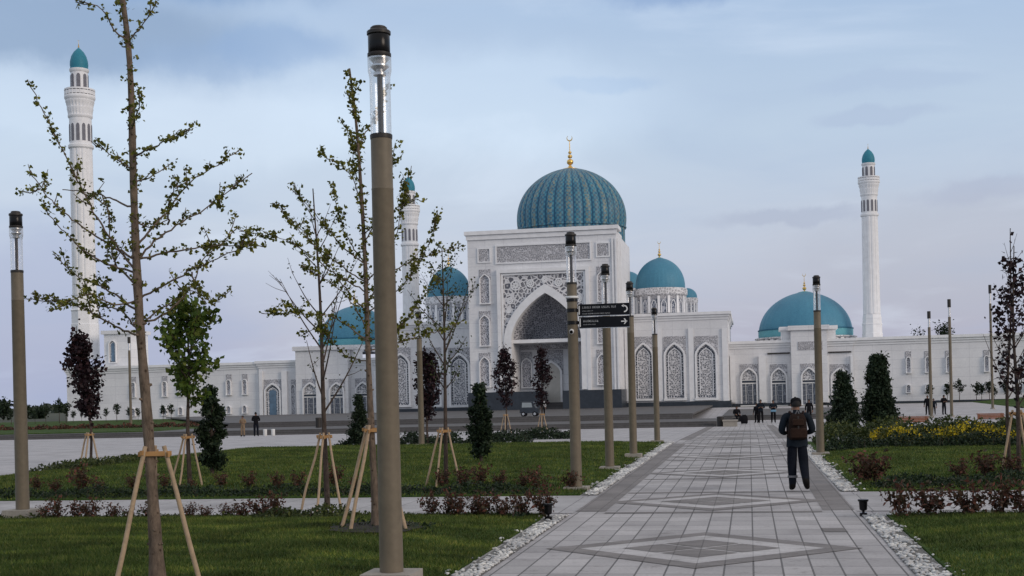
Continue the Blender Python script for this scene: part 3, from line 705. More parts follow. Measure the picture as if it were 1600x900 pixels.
# frames on the portal face
mb = MB()
def fr_px(x0, y0, x1, y1, t, p0, p1=.004):
    X0, X1, Z0, Z1 = rect(x0, y0, x1, y1, YP); frame(mb, X0, X1, Z0, Z1, t, YP - p0, YP - p1)
X0, X1, Z0, Z1 = rect(779, 419, 923, 611, YP)
for (aa, bb, pp) in ((0.0, .42, .50), (.46, .70, .30)):
    mb.box(X0 + aa, X0 + bb, YP - pp, YP - .004, Zpl, Z1 - aa); mb.box(X1 - bb, X1 - aa, YP - pp, YP - .004, Zpl, Z1 - aa); mb.box(X0 + bb + .002, X1 - bb - .002, YP - pp, YP - .004, Z1 - bb, Z1 - aa)
fr_px(746, 387.5, 767, 411, .16, .12); fr_px(931, 378.5, 953, 402, .16, .12); fr_px(774, 380, 924, 410, .18, .15)
put(mb, 'portal_frames', M_MARBLE_P, portal)
mb = MB(); bx(mb, 748, 389.5, 765, 409, YP - .05, YP - .005, YP); put(mb, 'rosette_panel', M_RELIEF, portal)
mb = MB(); bx(mb, 933, 380.5, 951, 400, YP - .05, YP - .005, YP); put(mb, 'rosette_panel', M_RELIEF, portal)
mb = MB(); bx(mb, 776.5, 383, 921.5, 407.5, YP - .05, YP - .005, YP); put(mb, 'inscription_band', M_RELIEF, portal)
for (y0, y1, y2, y3, y4) in ((421, 428, 438, 474, 0), (486, 492, 502, 540, 0), (551, 557, 568, 604, 0)):
    window(749.5, 766.5, y0, y1, y2, y3, YP, 'slot', portal, name='blind_niche')
    window(933, 950, y0 - 5, y1 - 5, y2 - 5, y3 - 4, YP, 'slot', portal, name='blind_niche')
# corner pilaster bands on the right edge and the side return
mb = MB()
for xx in (958, 963.2):
    X0, X1, Z0, Z1 = rect(xx, 372, xx + 2.6, 611, YP); mb.box(X0, X1, YP - .18, YP - .004, Zpl, Z1)
for yy in (.6, 2.2, 3.8): mb.box(PXR + .003, PXR + .16, YP + yy, YP + yy + .8, Zpl, PZT - 1)
put(mb, 'corner_pilaster', M_MARBLE_P, portal)
mb = MB(); mb.box(PXL - .25, FX(845, 620, YP), YP - .4, YP + 8, PZB - .6, Zpl - .004); mb.box(FX(880, 620, YP), PXR + .25, YP - .4, YP + 8, PZB - .6, Zpl - .004)
put(mb, 'plinth', M_PLINTH, portal)
mb = MB()
for i in range(5): mb.box(FX(845, 630, YP) + .004, FX(880, 630, YP) - .004, YP - .4 + .9 * i, YP + 5.2, PZB - .6 + .28 * i, PZB - .6 + .28 * (i + 1) - .004)
put(mb, 'entrance_steps', M_STEP, portal)

# --- wings beside the portal -----------------------------------------
YW = 152.0
def wing(x0, x1, ytop, ypl, yb, Y, depth, lab=None, cor=1.0):
    X0, X1, Z0, Z1 = rect(x0, ytop, x1, yb, Y); zp = FZ((x0 + x1) / 2, ypl, Y)
    mb = MB().box(X0, X1, Y, Y + depth, zp, Z1 - .9 * cor - .002); mb.box(X0 + .6, X1 - .6, Y + .6, Y + depth - .5, Z1 - .9 * cor, Z1 - .02); wg = put(mb, 'wing', M_MARBLE)
    put(cornice(MB(), X0, X1, Y, Y + depth, Z1, cor), 'cornice', M_MARBLE_P, wg)
    put(MB().box(X0 - .2, X1 + .2, Y - .35, Y + depth, Z0 - .6, zp - .004), 'plinth', M_PLINTH, wg)
    return wg
wr = wing(967, 1138, 489, 628, 641, YW, 26)
wl = wing(604, 740, 503, 638, 651, YW, 26)
for xx in (977, 1027, 1076.5, 1129):
    X0, X1, Z0, Z1 = rect(xx, 513, xx + 8, 627, YW); put(MB().box(X0, X1, YW - .22, YW - .004, Z0, Z1), 'pilaster', M_MARBLE_P, wr)
for a_, b_ in ((990, 1022), (1037.5, 1071.5), (1086, 1121.5)):
    k = (a_ - 990) * .012
    window(a_, b_, 526 - k, 535 - k, 556 - k, 623 - k, YW, 'lattice', wr)
for a_, b_ in ((612, 642), (660, 690), (702, 735)):
    window(a_, b_, 543, 551, 570, 633, YW, 'lattice', wl)
# --- gatehouses -------------------------------------------------------
YG = 158.0
def gate(pr, x0, x1, yt, yc, ypl, yb, ctr, doors, slots, ytop2, c0, c1, pil, pieces):
    gt = wing(x0, x1, yt, ypl, yb, YG, 18, cor=1.0)
    # raised centre
    X0, X1, Z0, Z1 = rect(c0, ytop2, c1, ypl, YG); mb = MB().box(X0, X1, YG - 1.1, YG - .005, Z0, Z1 - .55)
    mb.box(X0, X1, YG + .6, YG + 3, FZ((c0 + c1) / 2, yt, YG) + .01, Z1 - .55)
    mb.box(X0 - .3, X1 + .3, YG - 1.4, YG + 3, Z1 - .545, Z1)
    ct = put(mb, 'gate_front', M_MARBLE, gt)
    return gt, ct
gr, grc = gate('r', 1139, 1333, 531, 545, 629, 634, 0, 0, 0, 509, 1236, 1292, 0, 0)
mb = MB(); X0, X1, Z0, Z1 = rect(1221, 508.5, 1306, 531, YG); mb.box(X0, X1, YG + .62, YG + 4, Z0 - .3, Z1 - .5); mb.box(X0 - .25, X1 + .25, YG + .4, YG + 4.2, Z1 - .498, Z1 - .05); put(mb, 'parapet', M_MARBLE_P, gr)
mb = MB(); bx(mb, 1246, 534, 1284, 547, YG - 1.16, YG - 1.104, YG); put(mb, 'name_relief', M_RELIEF, gr)
mb = MB()
for xx, ww in ((1141, 8), (1186, 11), (1289, 6), (1329, 4)):
    X0, X1, Z0, Z1 = rect(xx, 556, xx + ww, 629, YG); put(MB().box(X0, X1, YG - .45, YG - .004, Z0, Z1), 'pilaster', M_MARBLE_P, gr)
put(bx(MB(), 1199, 551, 1234, 553, YG - .2, YG - .004), 'lintel', M_DGREY, gr); put(bx(MB(), 1294, 549, 1330, 551, YG - .2, YG - .004), 'lintel', M_DGREY, gr)
for a_, b_, yy in ((1157, 1184, YG), (1204, 1230, YG), (1298, 1327, YG)): window(a_, b_, 569, 574, 589, 633, yy, 'door', gr, name='door')
window(1251.5, 1277, 568, 573, 588, 632, YG - 1.1, 'door', gr, name='door')
gl, glc = gate('l', 405, 622, 561, 572, 654, 659, 0, 0, 0, 541, 467, 548, 0, 0)
mb = MB(); X0, X1, Z0, Z1 = rect(464, 540, 552, 562, YG); mb.box(X0, X1, YG + .62, YG + 4, Z0 - .3, Z1 - .5); mb.box(X0 - .25, X1 + .25, YG + .4, YG + 4.2, Z1 - .498, Z1 - .05); put(mb, 'parapet', M_MARBLE_P, gl)
window(414, 440, 593, 598, 612, 654, YG, 'blue', gl); window(455.5, 463, 593, 600, 606, 653, YG, 'slot', gl, name='blind_niche')
for a_, b_ in ((473.5, 497.5), (515, 539)): window(a_, b_, 592, 597, 611, 652, YG - 1.1, 'door', gl, name='door')
window(556, 580, 591, 596, 610, 651, YG, 'door', gl, name='door')
mb = MB()
for xx, ww in ((407, 5), (442, 8), (500, 10), (586, 8)):
    X0, X1, Z0, Z1 = rect(xx, 580, xx + ww, 654, YG); Yq = YG if xx < 466 or xx > 550 else YG - 1.1; put(MB().box(X0, X1, Yq - .4, Yq - .004, Z0, Z1), 'pilaster', M_MARBLE_P, gl)
# --- long outer wings ---------------------------------------------------
fr_ = wing(1333, 1640, 523, 625, 632, YG + .2, 22); fl_ = wing(105, 405, 570, 660, 666, YG + .2, 22)
def narrow(px, yp, par, k=1.0):
    window(px - 4.2 * k, px + 4.2 * k, yp, yp + 8 * k, yp + 12 * k, yp + 33 * k, YG + .2, 'slot', par, t=.10)
    window(px - 4 * k, px + 4 * k, None, yp + 51 * k, yp + 55 * k, yp + 64 * k, YG + .2, 'slot', par, t=.08)
for px in (1419, 1449, 1481.5, 1541, 1573, 1604): narrow(px, 549 - (px - 1419) * .018, fr_)
for px in (358, 383, 258, 283, 209): narrow(px, 585 + (358 - px) * .025, fl_, .95)
window(1361, 1383, 562, 566, 578, 622, YG + .2, 'door', fr_, name='door')
mb = MB(); X0, X1, Z0, Z1 = rect(163, 522, 205, 571, YG + 3); mb.box(X0, X1, YG + 3, YG + 8, Z0 - .5, Z1); mb.box(X0 - .3, X1 + .3, YG + 2.7, YG + 8.3, Z1 + .004, Z1 + .5); tw = put(mb, 'roof_pavilion', M_MARBLE)
window(171, 183, None, 531, 538, 566, YG + 3, 'blue', tw)

# --- domes --------------------------------------------------------------
def bulb(r, h, n=26, bulge=0.03, pt=0.06):
    """profile of a slightly bulging, slightly pointed dome"""
    out = []
    for i in range(n + 1):
        a = math.pi / 2 * i / n
        rr = r * (math.cos(a) ** 0.92) * (1 + bulge * math.sin(2 * a)); z = h * (math.sin(a) * (1 - pt) + pt * (i / n) ** 3)
        out.append((max(rr, 0.0) if i < n else 0.0, z))
    return out
def finial(parent, c, H, crescent=True):
    """gilded stack of balls and crescent, total height H, base at c (relative to parent)"""
    k = H
    prof = [(.11, 0), (.10, .02), (.055, .07), (.045, .10)]
    def ball(z, r): return [(r * math.sin(math.pi * j / 8) + .012, z + r * (1 - math.cos(math.pi * j / 8))) for j in range(9)]
    prof += ball(.12, .085) + ball(.31, .055) + ball(.44, .038) + [(.014, .54), (.010, .80)]
    mb = MB().lathe([(r * k, z * k) for r, z in prof], 14, c)
    if crescent:
        vs = []; n = 18; cz = .89 * k; R0, R1 = .085 * k, .072 * k
        pts = []
        for i in range(n + 1):
            a = R(120) + R(300) * i / n
            th = .030 * k * math.sin(math.pi * i / n) + .002
            pts.append((a, R0, R0 - th))
        o = [(c[0] + r0 * math.cos(a), c[2] + cz + r0 * math.sin(a)) for a, r0, _ in pts]; i_ = [(c[0] + r1 * math.cos(a), c[2] + cz + r1 * math.sin(a)) for a, _, r1 in pts]
        mb.prism(o + i_[::-1], c[1] - .012 * k, c[1] + .012 * k)
    return mb.build('finial', M_GOLD, parent, True)
M_RELIEFL = latticemat('pale_carved_band', (0.66, 0.66, 0.68), (0.36, 0.36, 0.38), 3.0, 0.10, 0.8)
M_DRUMW = latticemat('blue_grey_drum_tracery', (0.40, 0.42, 0.47), (0.075, 0.10, 0.15), 3.0, 0.09, 0.6)
def dome(px, ybase, ytop, rpx, Y, drum_top_y=None, drum_bot_y=None, m=M_TEAL, fin=0, rib=None, name='dome', band=True, parent=mosque, rdrum=None, nseg=72):
    c = AY(px, ybase, Y); d = (Vector((c.x, c.y, 0))).dot(FW); k = d / FPX
    r = rpx * k; H = (ybase - ytop) * k
    prof = bulb(r, H) if rib is None else [(r * .97, -H * .62), (r * .97, -H * .13), (r * 1.0, -H * .125), (r * 1.0, -H * .10), (r * .99, -.095 * H)] + bulb(r, H, 34)
    mb = MB().lathe(prof, nseg if rib else 144, rib=rib or (lambda an, i: 1 + (.004 * math.cos(an * 36) if i < 25 else 0)))
    o = mb.build(name, m, parent, True); o.location = c - MO
    if band and rpx > 50:
        bz = H * .02
        mb = MB().lathe([(r * 1.006, 0), (r * 1.012, H * .06), (r * 1.010, H * .15), (r * .98, H * .155)], 72); mb.build('dome_band', M_TEALB, o, True)
        mb = MB().lathe([(r * 1.022, H * .152), (r * 1.022, H * .175), (r * .97, H * .178)], 72); mb.build('dome_band', M_TEALD, o, True)
    if fin: 
        if rib is None or True: finial(o, (0, 0, H * .985), fin * k)
        mb = MB().lathe([(r * .16, H * .93), (r * .15, H * .985), (r * .06, H * 1.01), (0, H * 1.012)], 20); mb.build('dome_cap', M_GOLD if rib else M_TEALB, o, True)
    if drum_bot_y:
        hb = (drum_bot_y - ybase) * k; rd = rdrum * k if rdrum else r * 1.06
        dr = MB().lathe([(rd * .93, -hb), (rd * .93, -.005)], 48).build('drum', M_DRUMW, o, True)
        hc = hb * .32
        MB().lathe([(rd * .95, -hc), (rd * 1.03, -hc * .8), (rd * 1.03, -hc * .25), (rd * 1.0, -.01), (rd * .8, .02)], 48).build('drum_cornice', M_RELIEFL, dr, True)
        n = 16
        for i in range(n):
            a0 = 2 * math.pi * i / n
            u, t_ = Vector((math.cos(a0), math.sin(a0), 0)), Vector((-math.sin(a0), math.cos(a0), 0)); wd = rd * .045
            mb = MB(); p = [u * rd * .985 - t_ * wd, u * rd * .985 + t_ * wd, u * rd * .91 + t_ * wd, u * rd * .91 - t_ * wd]
            mb.add([(q.x, q.y, z) for z in (-hb, -hc - .01) for q in p], [(0, 1, 2, 3), (4, 5, 6, 7), (0, 1, 5, 4), (1, 2, 6, 5), (2, 3, 7, 6), (3, 0, 4, 7)]); mb.build('drum_pier', M_MARBLE_P, dr)
            a1 = a0 + math.pi / n; u, t_ = Vector((math.cos(a1), math.sin(a1), 0)), Vector((-math.sin(a1), math.cos(a1), 0))
            q = MB(); hh_ = hb - hc; archring(q, -rd * .085, rd * .085, -hb, -hb + hh_ * .45, -hb + hh_ * .74, rd * .022, 0, rd * .03, 10)
            q.v = [tuple(t_ * x + u * (rd * .965 - y) + Vector((0, 0, z))) for x, y, z in q.v]; fr_o = q.build('drum_window', M_MARBLE_P, dr)
        MB().lathe([(rd * .945, -hc - .02), (rd * .945, -hc - hb * .12)], 48).build('drum_frieze', M_RELIEF, dr)
    return o
NRIB = 36
ribf = lambda an, i: 1.0 if i < 0 else 1.0 + 0.028 * (abs(math.sin(an * NRIB / 2)) - 0.6)
dome(893, 349, 263, 84.5, 172, None, None, M_RIB, 54, ribf, 'main_dome', band=False, nseg=432)
dome(1031.5, 452, 403, 38.5, 164, None, 491, M_TEAL, 28, None, 'dome')
dome(1074, 466, 450, 15, 178, None, 492, M_TEAL, 0, None, 'dome')
dome(983, 452, 424, 22, 190, None, 492, M_TEAL, 0, None, 'dome')
dome(702, 465, 417, 34.5, 164, None, 505, M_TEAL, 28, None, 'dome')
dome(1258.5, 527, 456, 71.5, 172, None, 536, M_TEAL, 31, None, 'dome')
dome(556, 541, 478, 57, 172, None, 552, M_TEAL, 28, None, 'dome')

# ------------------------------------------------------------------ minarets
def minaret(px, ybot, k_, Y, label, kr=1.0):
    c = AY(px, ybot, Y); d = Vector((c.x, c.y, 0)).dot(FW); u = d / FPX * k_      # one 'unit' = one photo pixel of the right minaret
    t = thing('minaret', c, label, 'minaret', 'white minarets of the mosque')
    L = lambda *p: [(r * u * kr, z * u) for r, z in p]
    oct_ = lambda an, i: 1 - .055 * max(0.0, math.cos(an * 12)) ** 3
    MB().lathe(L((15.6, -34), (15.6, 2), (15.0, 3), (15.0, 15), (15.9, 16.5), (14.6, 18), (14.2, 24), (14.5, 26), (13.2, 31.9)), 8).build('base', M_MARBLE_P, t)
    MB().lathe(L((13.1, 32.01), (12.6, 120), (12.2, 184)), 144, rib=oct_).build('shaft', M_MARBLE_P, t, True)
    MB().lathe(L((12.2, 184.02), (13.8, 185.5), (13.8, 188), (12.3, 189.5)), 48).build('ring', M_MARBLE_P, t, True)
    g = MB().lathe(L((12.1, 189.6), (12.1, 216)), 48).build('arcade', M_MARBLE_P, t, True)
    def slots(n, r, z0, z1, w_, nm, par):
        for i in range(n):
            a0 = 2 * math.pi * (i + .5) / n; uu, tt = Vector((math.cos(a0), math.sin(a0), 0)), Vector((-math.sin(a0), math.cos(a0), 0)); wd = w_ * u; mb = MB()
            prof = [(-wd, z0 * u), (wd, z0 * u)] + [(wd * math.cos(math.pi * j / 8), (z1 - 3) * u + 3 * u * math.sin(math.pi * j / 8)) for j in range(9)]
            f = [uu * r * u * kr + tt * q[0] + Vector((0, 0, q[1])) for q in prof]; bk = [p - uu * .6 * u for p in f]; n_ = len(prof)
            mb.add(f + bk, [tuple(range(n_)), tuple(range(2 * n_ - 1, n_ - 1, -1))] + [(i2, (i2 + 1) % n_, (i2 + 1) % n_ + n_, i2 + n_) for i2 in range(n_)])
            mb.build(nm, M_NICHE if par is t else M_SLOT, par)
    slots(12, 12.35, 192, 210, 1.7, 'arched_window', g)
    MB().lathe(L((12.2, 216.02), (13.4, 217.5), (13.4, 219), (12.7, 219.4), (12.9, 222), (14.2, 226), (14.2, 227.4), (13.6, 227.6), (14.4, 231), (15.6, 233.4), (15.6, 234.6), (15.2, 234.8), (16.6, 236.6), (16.8, 239), (16.4, 239.6)), 96, rib=lambda an, i: 1 + (.03 * math.cos(an * 24) if i in (3, 4, 7, 8) else 0)).build('balcony_corbel', M_MARBLE_P, t, True)
    mb = MB()
    for i in range(24):
        a0 = 2 * math.pi * i / 24; p = Vector((math.cos(a0), math.sin(a0), 0)) * 16.1 * u * kr
        mb.tube([p + Vector((0, 0, 239.4 * u)), p + Vector((0, 0, 245 * u))], [.42 * u, .42 * u], 6)
    mb.lathe(L((15.6, 244.6), (16.6, 244.6), (16.6, 246.3), (15.6, 246.3), (15.6, 244.6)), 48)
    mb.lathe(L((15.9, 240.3), (16.3, 240.3), (16.3, 243.9), (15.9, 243.9), (15.9, 240.3)), 48)
    mb.build('balustrade', M_MARBLE_P, t)
    ln = MB().lathe(L((9.4, 239.7), (9.3, 264)), 48).build('lantern', M_MARBLE_P, t, True)
    slots(8, 9.7, 242, 262, 1.9, 'arched_window', ln)
    MB().lathe(L((9.5, 264.02), (10.6, 265.5), (10.6, 267.5), (9.4, 267.9)), 48).build('lantern_cornice', M_MARBLE_P, t, True)
    cp = MB().lathe(L((9.3, 268), (9.9, 272), (9.6, 276), (8.2, 281), (5.6, 285.4), (2.6, 288.4), (.8, 290), (0, 290.3)), 48).build('cap_dome', M_TEALM, t, True)
    finial(cp, (0, 0, 289.5 * u), 9.5 * u)
    return t
M_SLOT = plain('grey_window_stone', (0.17, 0.17, 0.195), 0.7, 0.2, 2)
M_TEALM = tilemat('minaret_cap_tile', (0.025, 0.19, 0.27), (0.035, 0.22, 0.30))
minaret(1363, 523, 1.0, 168, 'white fluted minaret over the long right wing, right of the largest plain turquoise dome')
minaret(133.5, 510, 1.5, 164, 'largest white minaret at the left, behind the branches of the near bare tree', .93)
minaret(645, 575, 1.03, 188, 'white minaret partly hidden behind the leafy branches next to the near lamp post')
# ------------------------------------------------------------------ lamp posts
def make_lamp():
    """round olive post, clear acrylic tube with a rod, black lamp head; 5.13 m, base at 0"""
    H = 5.13
    t = thing('lamp_post', (0, 0, 0), 'x', 'lamp post', 'lamp posts with clear tubes and black heads')
    MB().prism([(-.24, -.24), (.24, -.24), (.24, .24), (-.24, .24)], -.4, 0.0, 'z').build('footing', M_CONC, t)
    z1 = H - 1.02
    MB().lathe([(.112, 0.002), (.110, .5), (.102, z1 - .52), (.104, z1 - .515), (.104, z1 - .505), (.101, z1 - .50), (.100, z1 - .04)], 32).build('pole', M_POLE, t, True)
    MB().lathe([(.104, z1 - .039), (.106, z1 - .02), (.106, z1), (.09, z1 + .004)], 32).build('collar', M_DGREY, t, True)
    MB().lathe([(.026, z1 + .005), (.026, z1 + .56)], 14).build('rod', M_DGREY, t, True)
    g = MB()
    g.lathe([(.098, z1 + .006), (.098, z1 + .53), (.104, z1 + .57), (.112, z1 + .60), (.112, z1 + .725)], 32)
    gl = g.build('clear_tube', M_GLASS, t, True)
    MB().lathe([(.045, z1 + .555), (.060, z1 + .56), (.062, z1 + .585), (.040, z1 + .595), (.070, z1 + .625), (.088, z1 + .64), (.088, z1 + .655), (.050, z1 + .665), (.082, z1 + .70), (.098, z1 + .715), (.098, z1 + .728)], 28).build('reflector', M_CHROME, t, True)
    MB().lathe([(.108, z1 + .729), (.112, z1 + .735), (.112, z1 + .765), (.102, z1 + .77)], 32).build('lower_rim', M_DGREY, t, True)
    MB().lathe([(.101, z1 + .771), (.104, z1 + .775), (.104, z1 + .935), (.101, z1 + .939)], 32).build('lamp_head', M_BLACK, t, True)
    MB().lathe([(.102, z1 + .940), (.113, z1 + .945), (.113, z1 + .972), (.104, z1 + .980), (.085, z1 + .983), (.080, z1 + .990), (.080, z1 + 1.008), (.066, z1 + 1.02), (0, z1 + 1.02)], 32).build('head_cap', M_DGREY, t, True)
    return t
lamp = make_lamp()
LP = [((612, 893), 12.05, 'nearest lamp post, tall in front of the green young tree, on a concrete footing'),
      ((36, 805), 21.6, 'lamp post at the left end of the near cross path, left of the bare tree'),
      ((901, 768), 25.3, 'lamp post with two black direction signs bolted to it'),
      ((953, 735), 31.8, 'lamp post directly behind the direction signs on the middle lawn edge'),
      ((990, 714), 37.4, 'lamp post just right of the direction signs, third along the middle lawn edge'),
      ((1027, 692), 48.5, 'farthest lamp post of the row on the left edge of the path'),
      ((1282, 712), 36.4, 'lone lamp post on the right edge of the path beside the walking man'),
      ((659, 698), 48.5, 'lamp post in front of a purple tree at the far edge of the middle lawn')]
for i, (q, d, lab) in enumerate(LP):
    p = AD(q[0], q[1], d); o = lamp if i == 0 else copy_tree(lamp)
    if i: p.z += .10; o.scale = (1, 1, 5.03 / 5.13)
    o.location = p; o['label'] = lab
LP2 = Vector(AD(901, 768, 25.3))
# small fittings and signs on the third post
def cyl_y(mb, c, r0, r1, l, n=16): mb.tube([c, (c[0], c[1] - l, c[2])], [r0, r1], n); return mb
def zz(py): return AY(893, py, LP2.y).z
for py, lab in ((467, 'white dome camera above the upper direction sign on the lamp post'), (518, 'small white camera below the direction signs on the lamp post')):
    t = thing('security_camera', (LP2.x, LP2.y, zz(py)), lab, 'camera')
    big = py < 500
    if big:
        MB().lathe([(.104, 0), (.125, .012), (.130, .035), (.118, .05), (.104, .05)], 24).build('housing', M_WHITEP, t, True)
        MB().lathe([(.105, -.06), (.115, -.055), (.115, -.004), (.105, -.002)], 24).build('dark_band', M_BLACK, t, True)
    else:
        MB().tube([(0, -.10, 0), (0, -.15, 0), (0, -.22, -.02)], [.03, .045, .045], 14).build('housing', M_WHITEP, t, True)
        MB().tube([(0, -.221, -.021), (0, -.228, -.023)], [.034, .034], 14).build('lens', M_BLACK, t, True)
def strokes(mb, x0, x1, z, h, y, seed, gaps=(.35,)):
    """short letter-like strokes along a line (the photo's lettering is too small to read)"""
    r = random.Random(seed); x = x0; wd = 0
    while x < x1:
        k = r.random()
        w_ = h * r.uniform(.35, .6); s = h * .16
        mb.box(x, x + s, y - .002, y, z, z + h)
        if k < .6: mb.box(x + s, x + w_, y - .002, y, z + (h - s) * r.choice((0, .5, 1)), z + (h - s) * r.choice((0, .5, 1)) * 0 + s + (h - s) * r.choice((0, .5)))
        if k > .4: mb.box(x + w_ - s, x + w_, y - .002, y, z, z + h * r.choice((.5, 1)))
        x += w_ + h * .2; wd += 1
        if wd > r.choice((4, 5, 7)): x += h * .5; wd = 0
    return mb
for (y0, y1, x0, lines, arr, lab) in ((474.5, 492.5, 903.5, ((.62, .19, .66, 1), (.36, .09, .20, 2), (.12, .10, .55, 3)), 'turn', 'upper black direction sign with a curved white arrow on the lamp post'),
                                  (494.5, 511.5, 905, ((.52, .20, .14, 4), (.52, .20, .30, 5), (.26, .09, .26, 6)), 'right', 'lower black direction sign with a straight white arrow on the lamp post')):
    X0, X1, Z0, Z1 = rect(x0, y0, 983.5, y1, LP2.y); w_, h_ = X1 - X0, Z1 - Z0
    t = thing('direction_sign', (X0, LP2.y, Z0), lab, 'sign', 'direction signs on the lamp post')
    MB().box(0, w_, -.03, .03, 0, h_).build('panel', M_SIGN, t)
    mb = MB().box(w_ * .012, w_ * .032, -.034, -.031, h_ * .12, h_ * .88)
    mb2 = MB()
    for (zf, hf, xf, sd_) in lines:
        xs = w_ * .085 if sd_ != 5 else w_ * .24
        strokes(mb2, xs, w_ * (.085 + xf) if sd_ not in (5, 6) else w_ * (.24 + xf - .16), h_ * zf, h_ * hf, -.031, sd_)
    mb2.build('lettering', plain('grey_lettering', (0.30, 0.31, 0.32), .6, .1, 5), t)
    mb.build('white_mark', M_WHITEP, t)
    mb = MB(); cx_, cz_ = w_ * .90, h_ * .5; r_ = h_ * .26; s = h_ * .05
    if arr == 'turn':
        for i in range(9):
            a0, a1 = R(-95 + 200 * i / 9), R(-95 + 200 * (i + 1) / 9)
            mb.add([(cx_ + (r_ + q) * math.cos(a), -.0335, cz_ + (r_ + q) * math.sin(a)) for a, q in ((a0, -s), (a1, -s), (a1, s), (a0, s))], [(0, 1, 2, 3)])
        mb.add([(cx_ - r_ * .9, -.0335, cz_ + r_), (cx_ - r_ * .1, -.0335, cz_ + r_ * 1.5), (cx_ - r_ * .1, -.0335, cz_ + r_ * .5)], [(0, 1, 2)])
    else:
        mb.box(cx_ - r_ * 1.1, cx_ + r_, -.0335, -.031, cz_ - s, cz_ + s)
        for sg in (-1, 1):
            mb.add([(cx_ + r_ * 1.1, -.034, cz_ - s * sg), (cx_ + r_ * .2, -.034, cz_ + sg * r_), (cx_ + r_ * .2 - s * 2, -.034, cz_ + sg * r_ * .9), (cx_ + r_ * 1.1 - s * 3, -.034, cz_)], [(0, 1, 2, 3)])
    mb.build('arrow', M_WHITEP, t)
    xp = LP2.x - X0
    MB().lathe([(.108, -.035), (.118, -.034), (.118, .034), (.108, .035)], 24, (xp, 0, h_ * .5)).build('clamp_band', M_BLACK, t, True)
    MB().box(xp + .115, -.001, -.02, .02, h_ * .35, h_ * .65).build('bracket', M_BLACK, t)
    MB().box(.001, w_ - .002, -.012, .012, -.012, -.001).build('edge_trim', M_CHROME, t)

# grey masts
def mast(px, yt, yb, d, lab, r=.105):
    p = AD(px, yb, d); zt = AD(px, yt, d).z - p.z
    t = thing('light_mast', p, lab, 'mast', 'tall thin light masts on the plaza')
    MB().lathe([(r * 2, -.3), (r * 2, .12)], 20).build('footing', M_CONC, t)
    MB().lathe([(r * 1.15, .121), (r, zt * .85)], 16).build('pole', M_POLE, t, True)
    MB().lathe([(r * .8, zt * .851), (r * .8, zt * .93)], 16).build('clear_tube', M_CHROME, t, True)
    MB().lathe([(r * 1.25, zt * .931), (r * 1.25, zt)], 16).build('lamp_head', M_DGREY, t, True)
mast(1455, 485, 651, 98, 'tall light mast before the right wing, leftmost of the three right of the minaret')
mast(1487, 468, 652, 98, 'tall light mast before the right wing, middle one of the three right of the minaret')
mast(1551, 448, 642, 116, 'tall light mast before the right wing, nearest the dark leafy tree at the edge')
mast(205, 528, 668, 118, 'tall light mast in front of the left wing, beside the trunk of the bare tree', .11)

# ------------------------------------------------------------------ trees
def resample(pts, step):
    """smooth polyline through points (Catmull-Rom) sampled about every `step`"""
    P = [Vector(p) for p in pts]; P = [P[0] * 2 - P[1]] + P + [P[-1] * 2 - P[-2]]; out = []
    for i in range(1, len(P) - 2):
        n = max(2, int((P[i + 1] - P[i]).length / step))
        for j in range(n):
            t = j / n; a, b, c, d = P[i - 1:i + 3]
            out.append(0.5 * ((2 * b) + (c - a) * t + (2 * a - 5 * b + 4 * c - d) * t * t + (3 * b - a - 3 * c + d) * t ** 3))
    out.append(P[-2]); return out
def clusters(pts, spacing, off, nper, spread):
    """leaf centres bunched on short spurs along a polyline"""
    out = []; acc = 0
    for a, b in zip(pts[:-1], pts[1:]):
        L = (b - a).length; acc += L
        while acc > spacing:
            acc -= spacing * random.uniform(.6, 1.5)
            q = a.lerp(b, random.random()) + Vector((random.gauss(0, 1), random.gauss(0, 1), random.gauss(0, 1) + .3)).normalized() * off * random.uniform(.3, 1.2)
            for _ in range(random.randint(max(1, nper - 2), nper + 2)):
                out.append(q + Vector((random.gauss(0, spread), random.gauss(0, spread), random.gauss(0, spread * .8))))
    return out
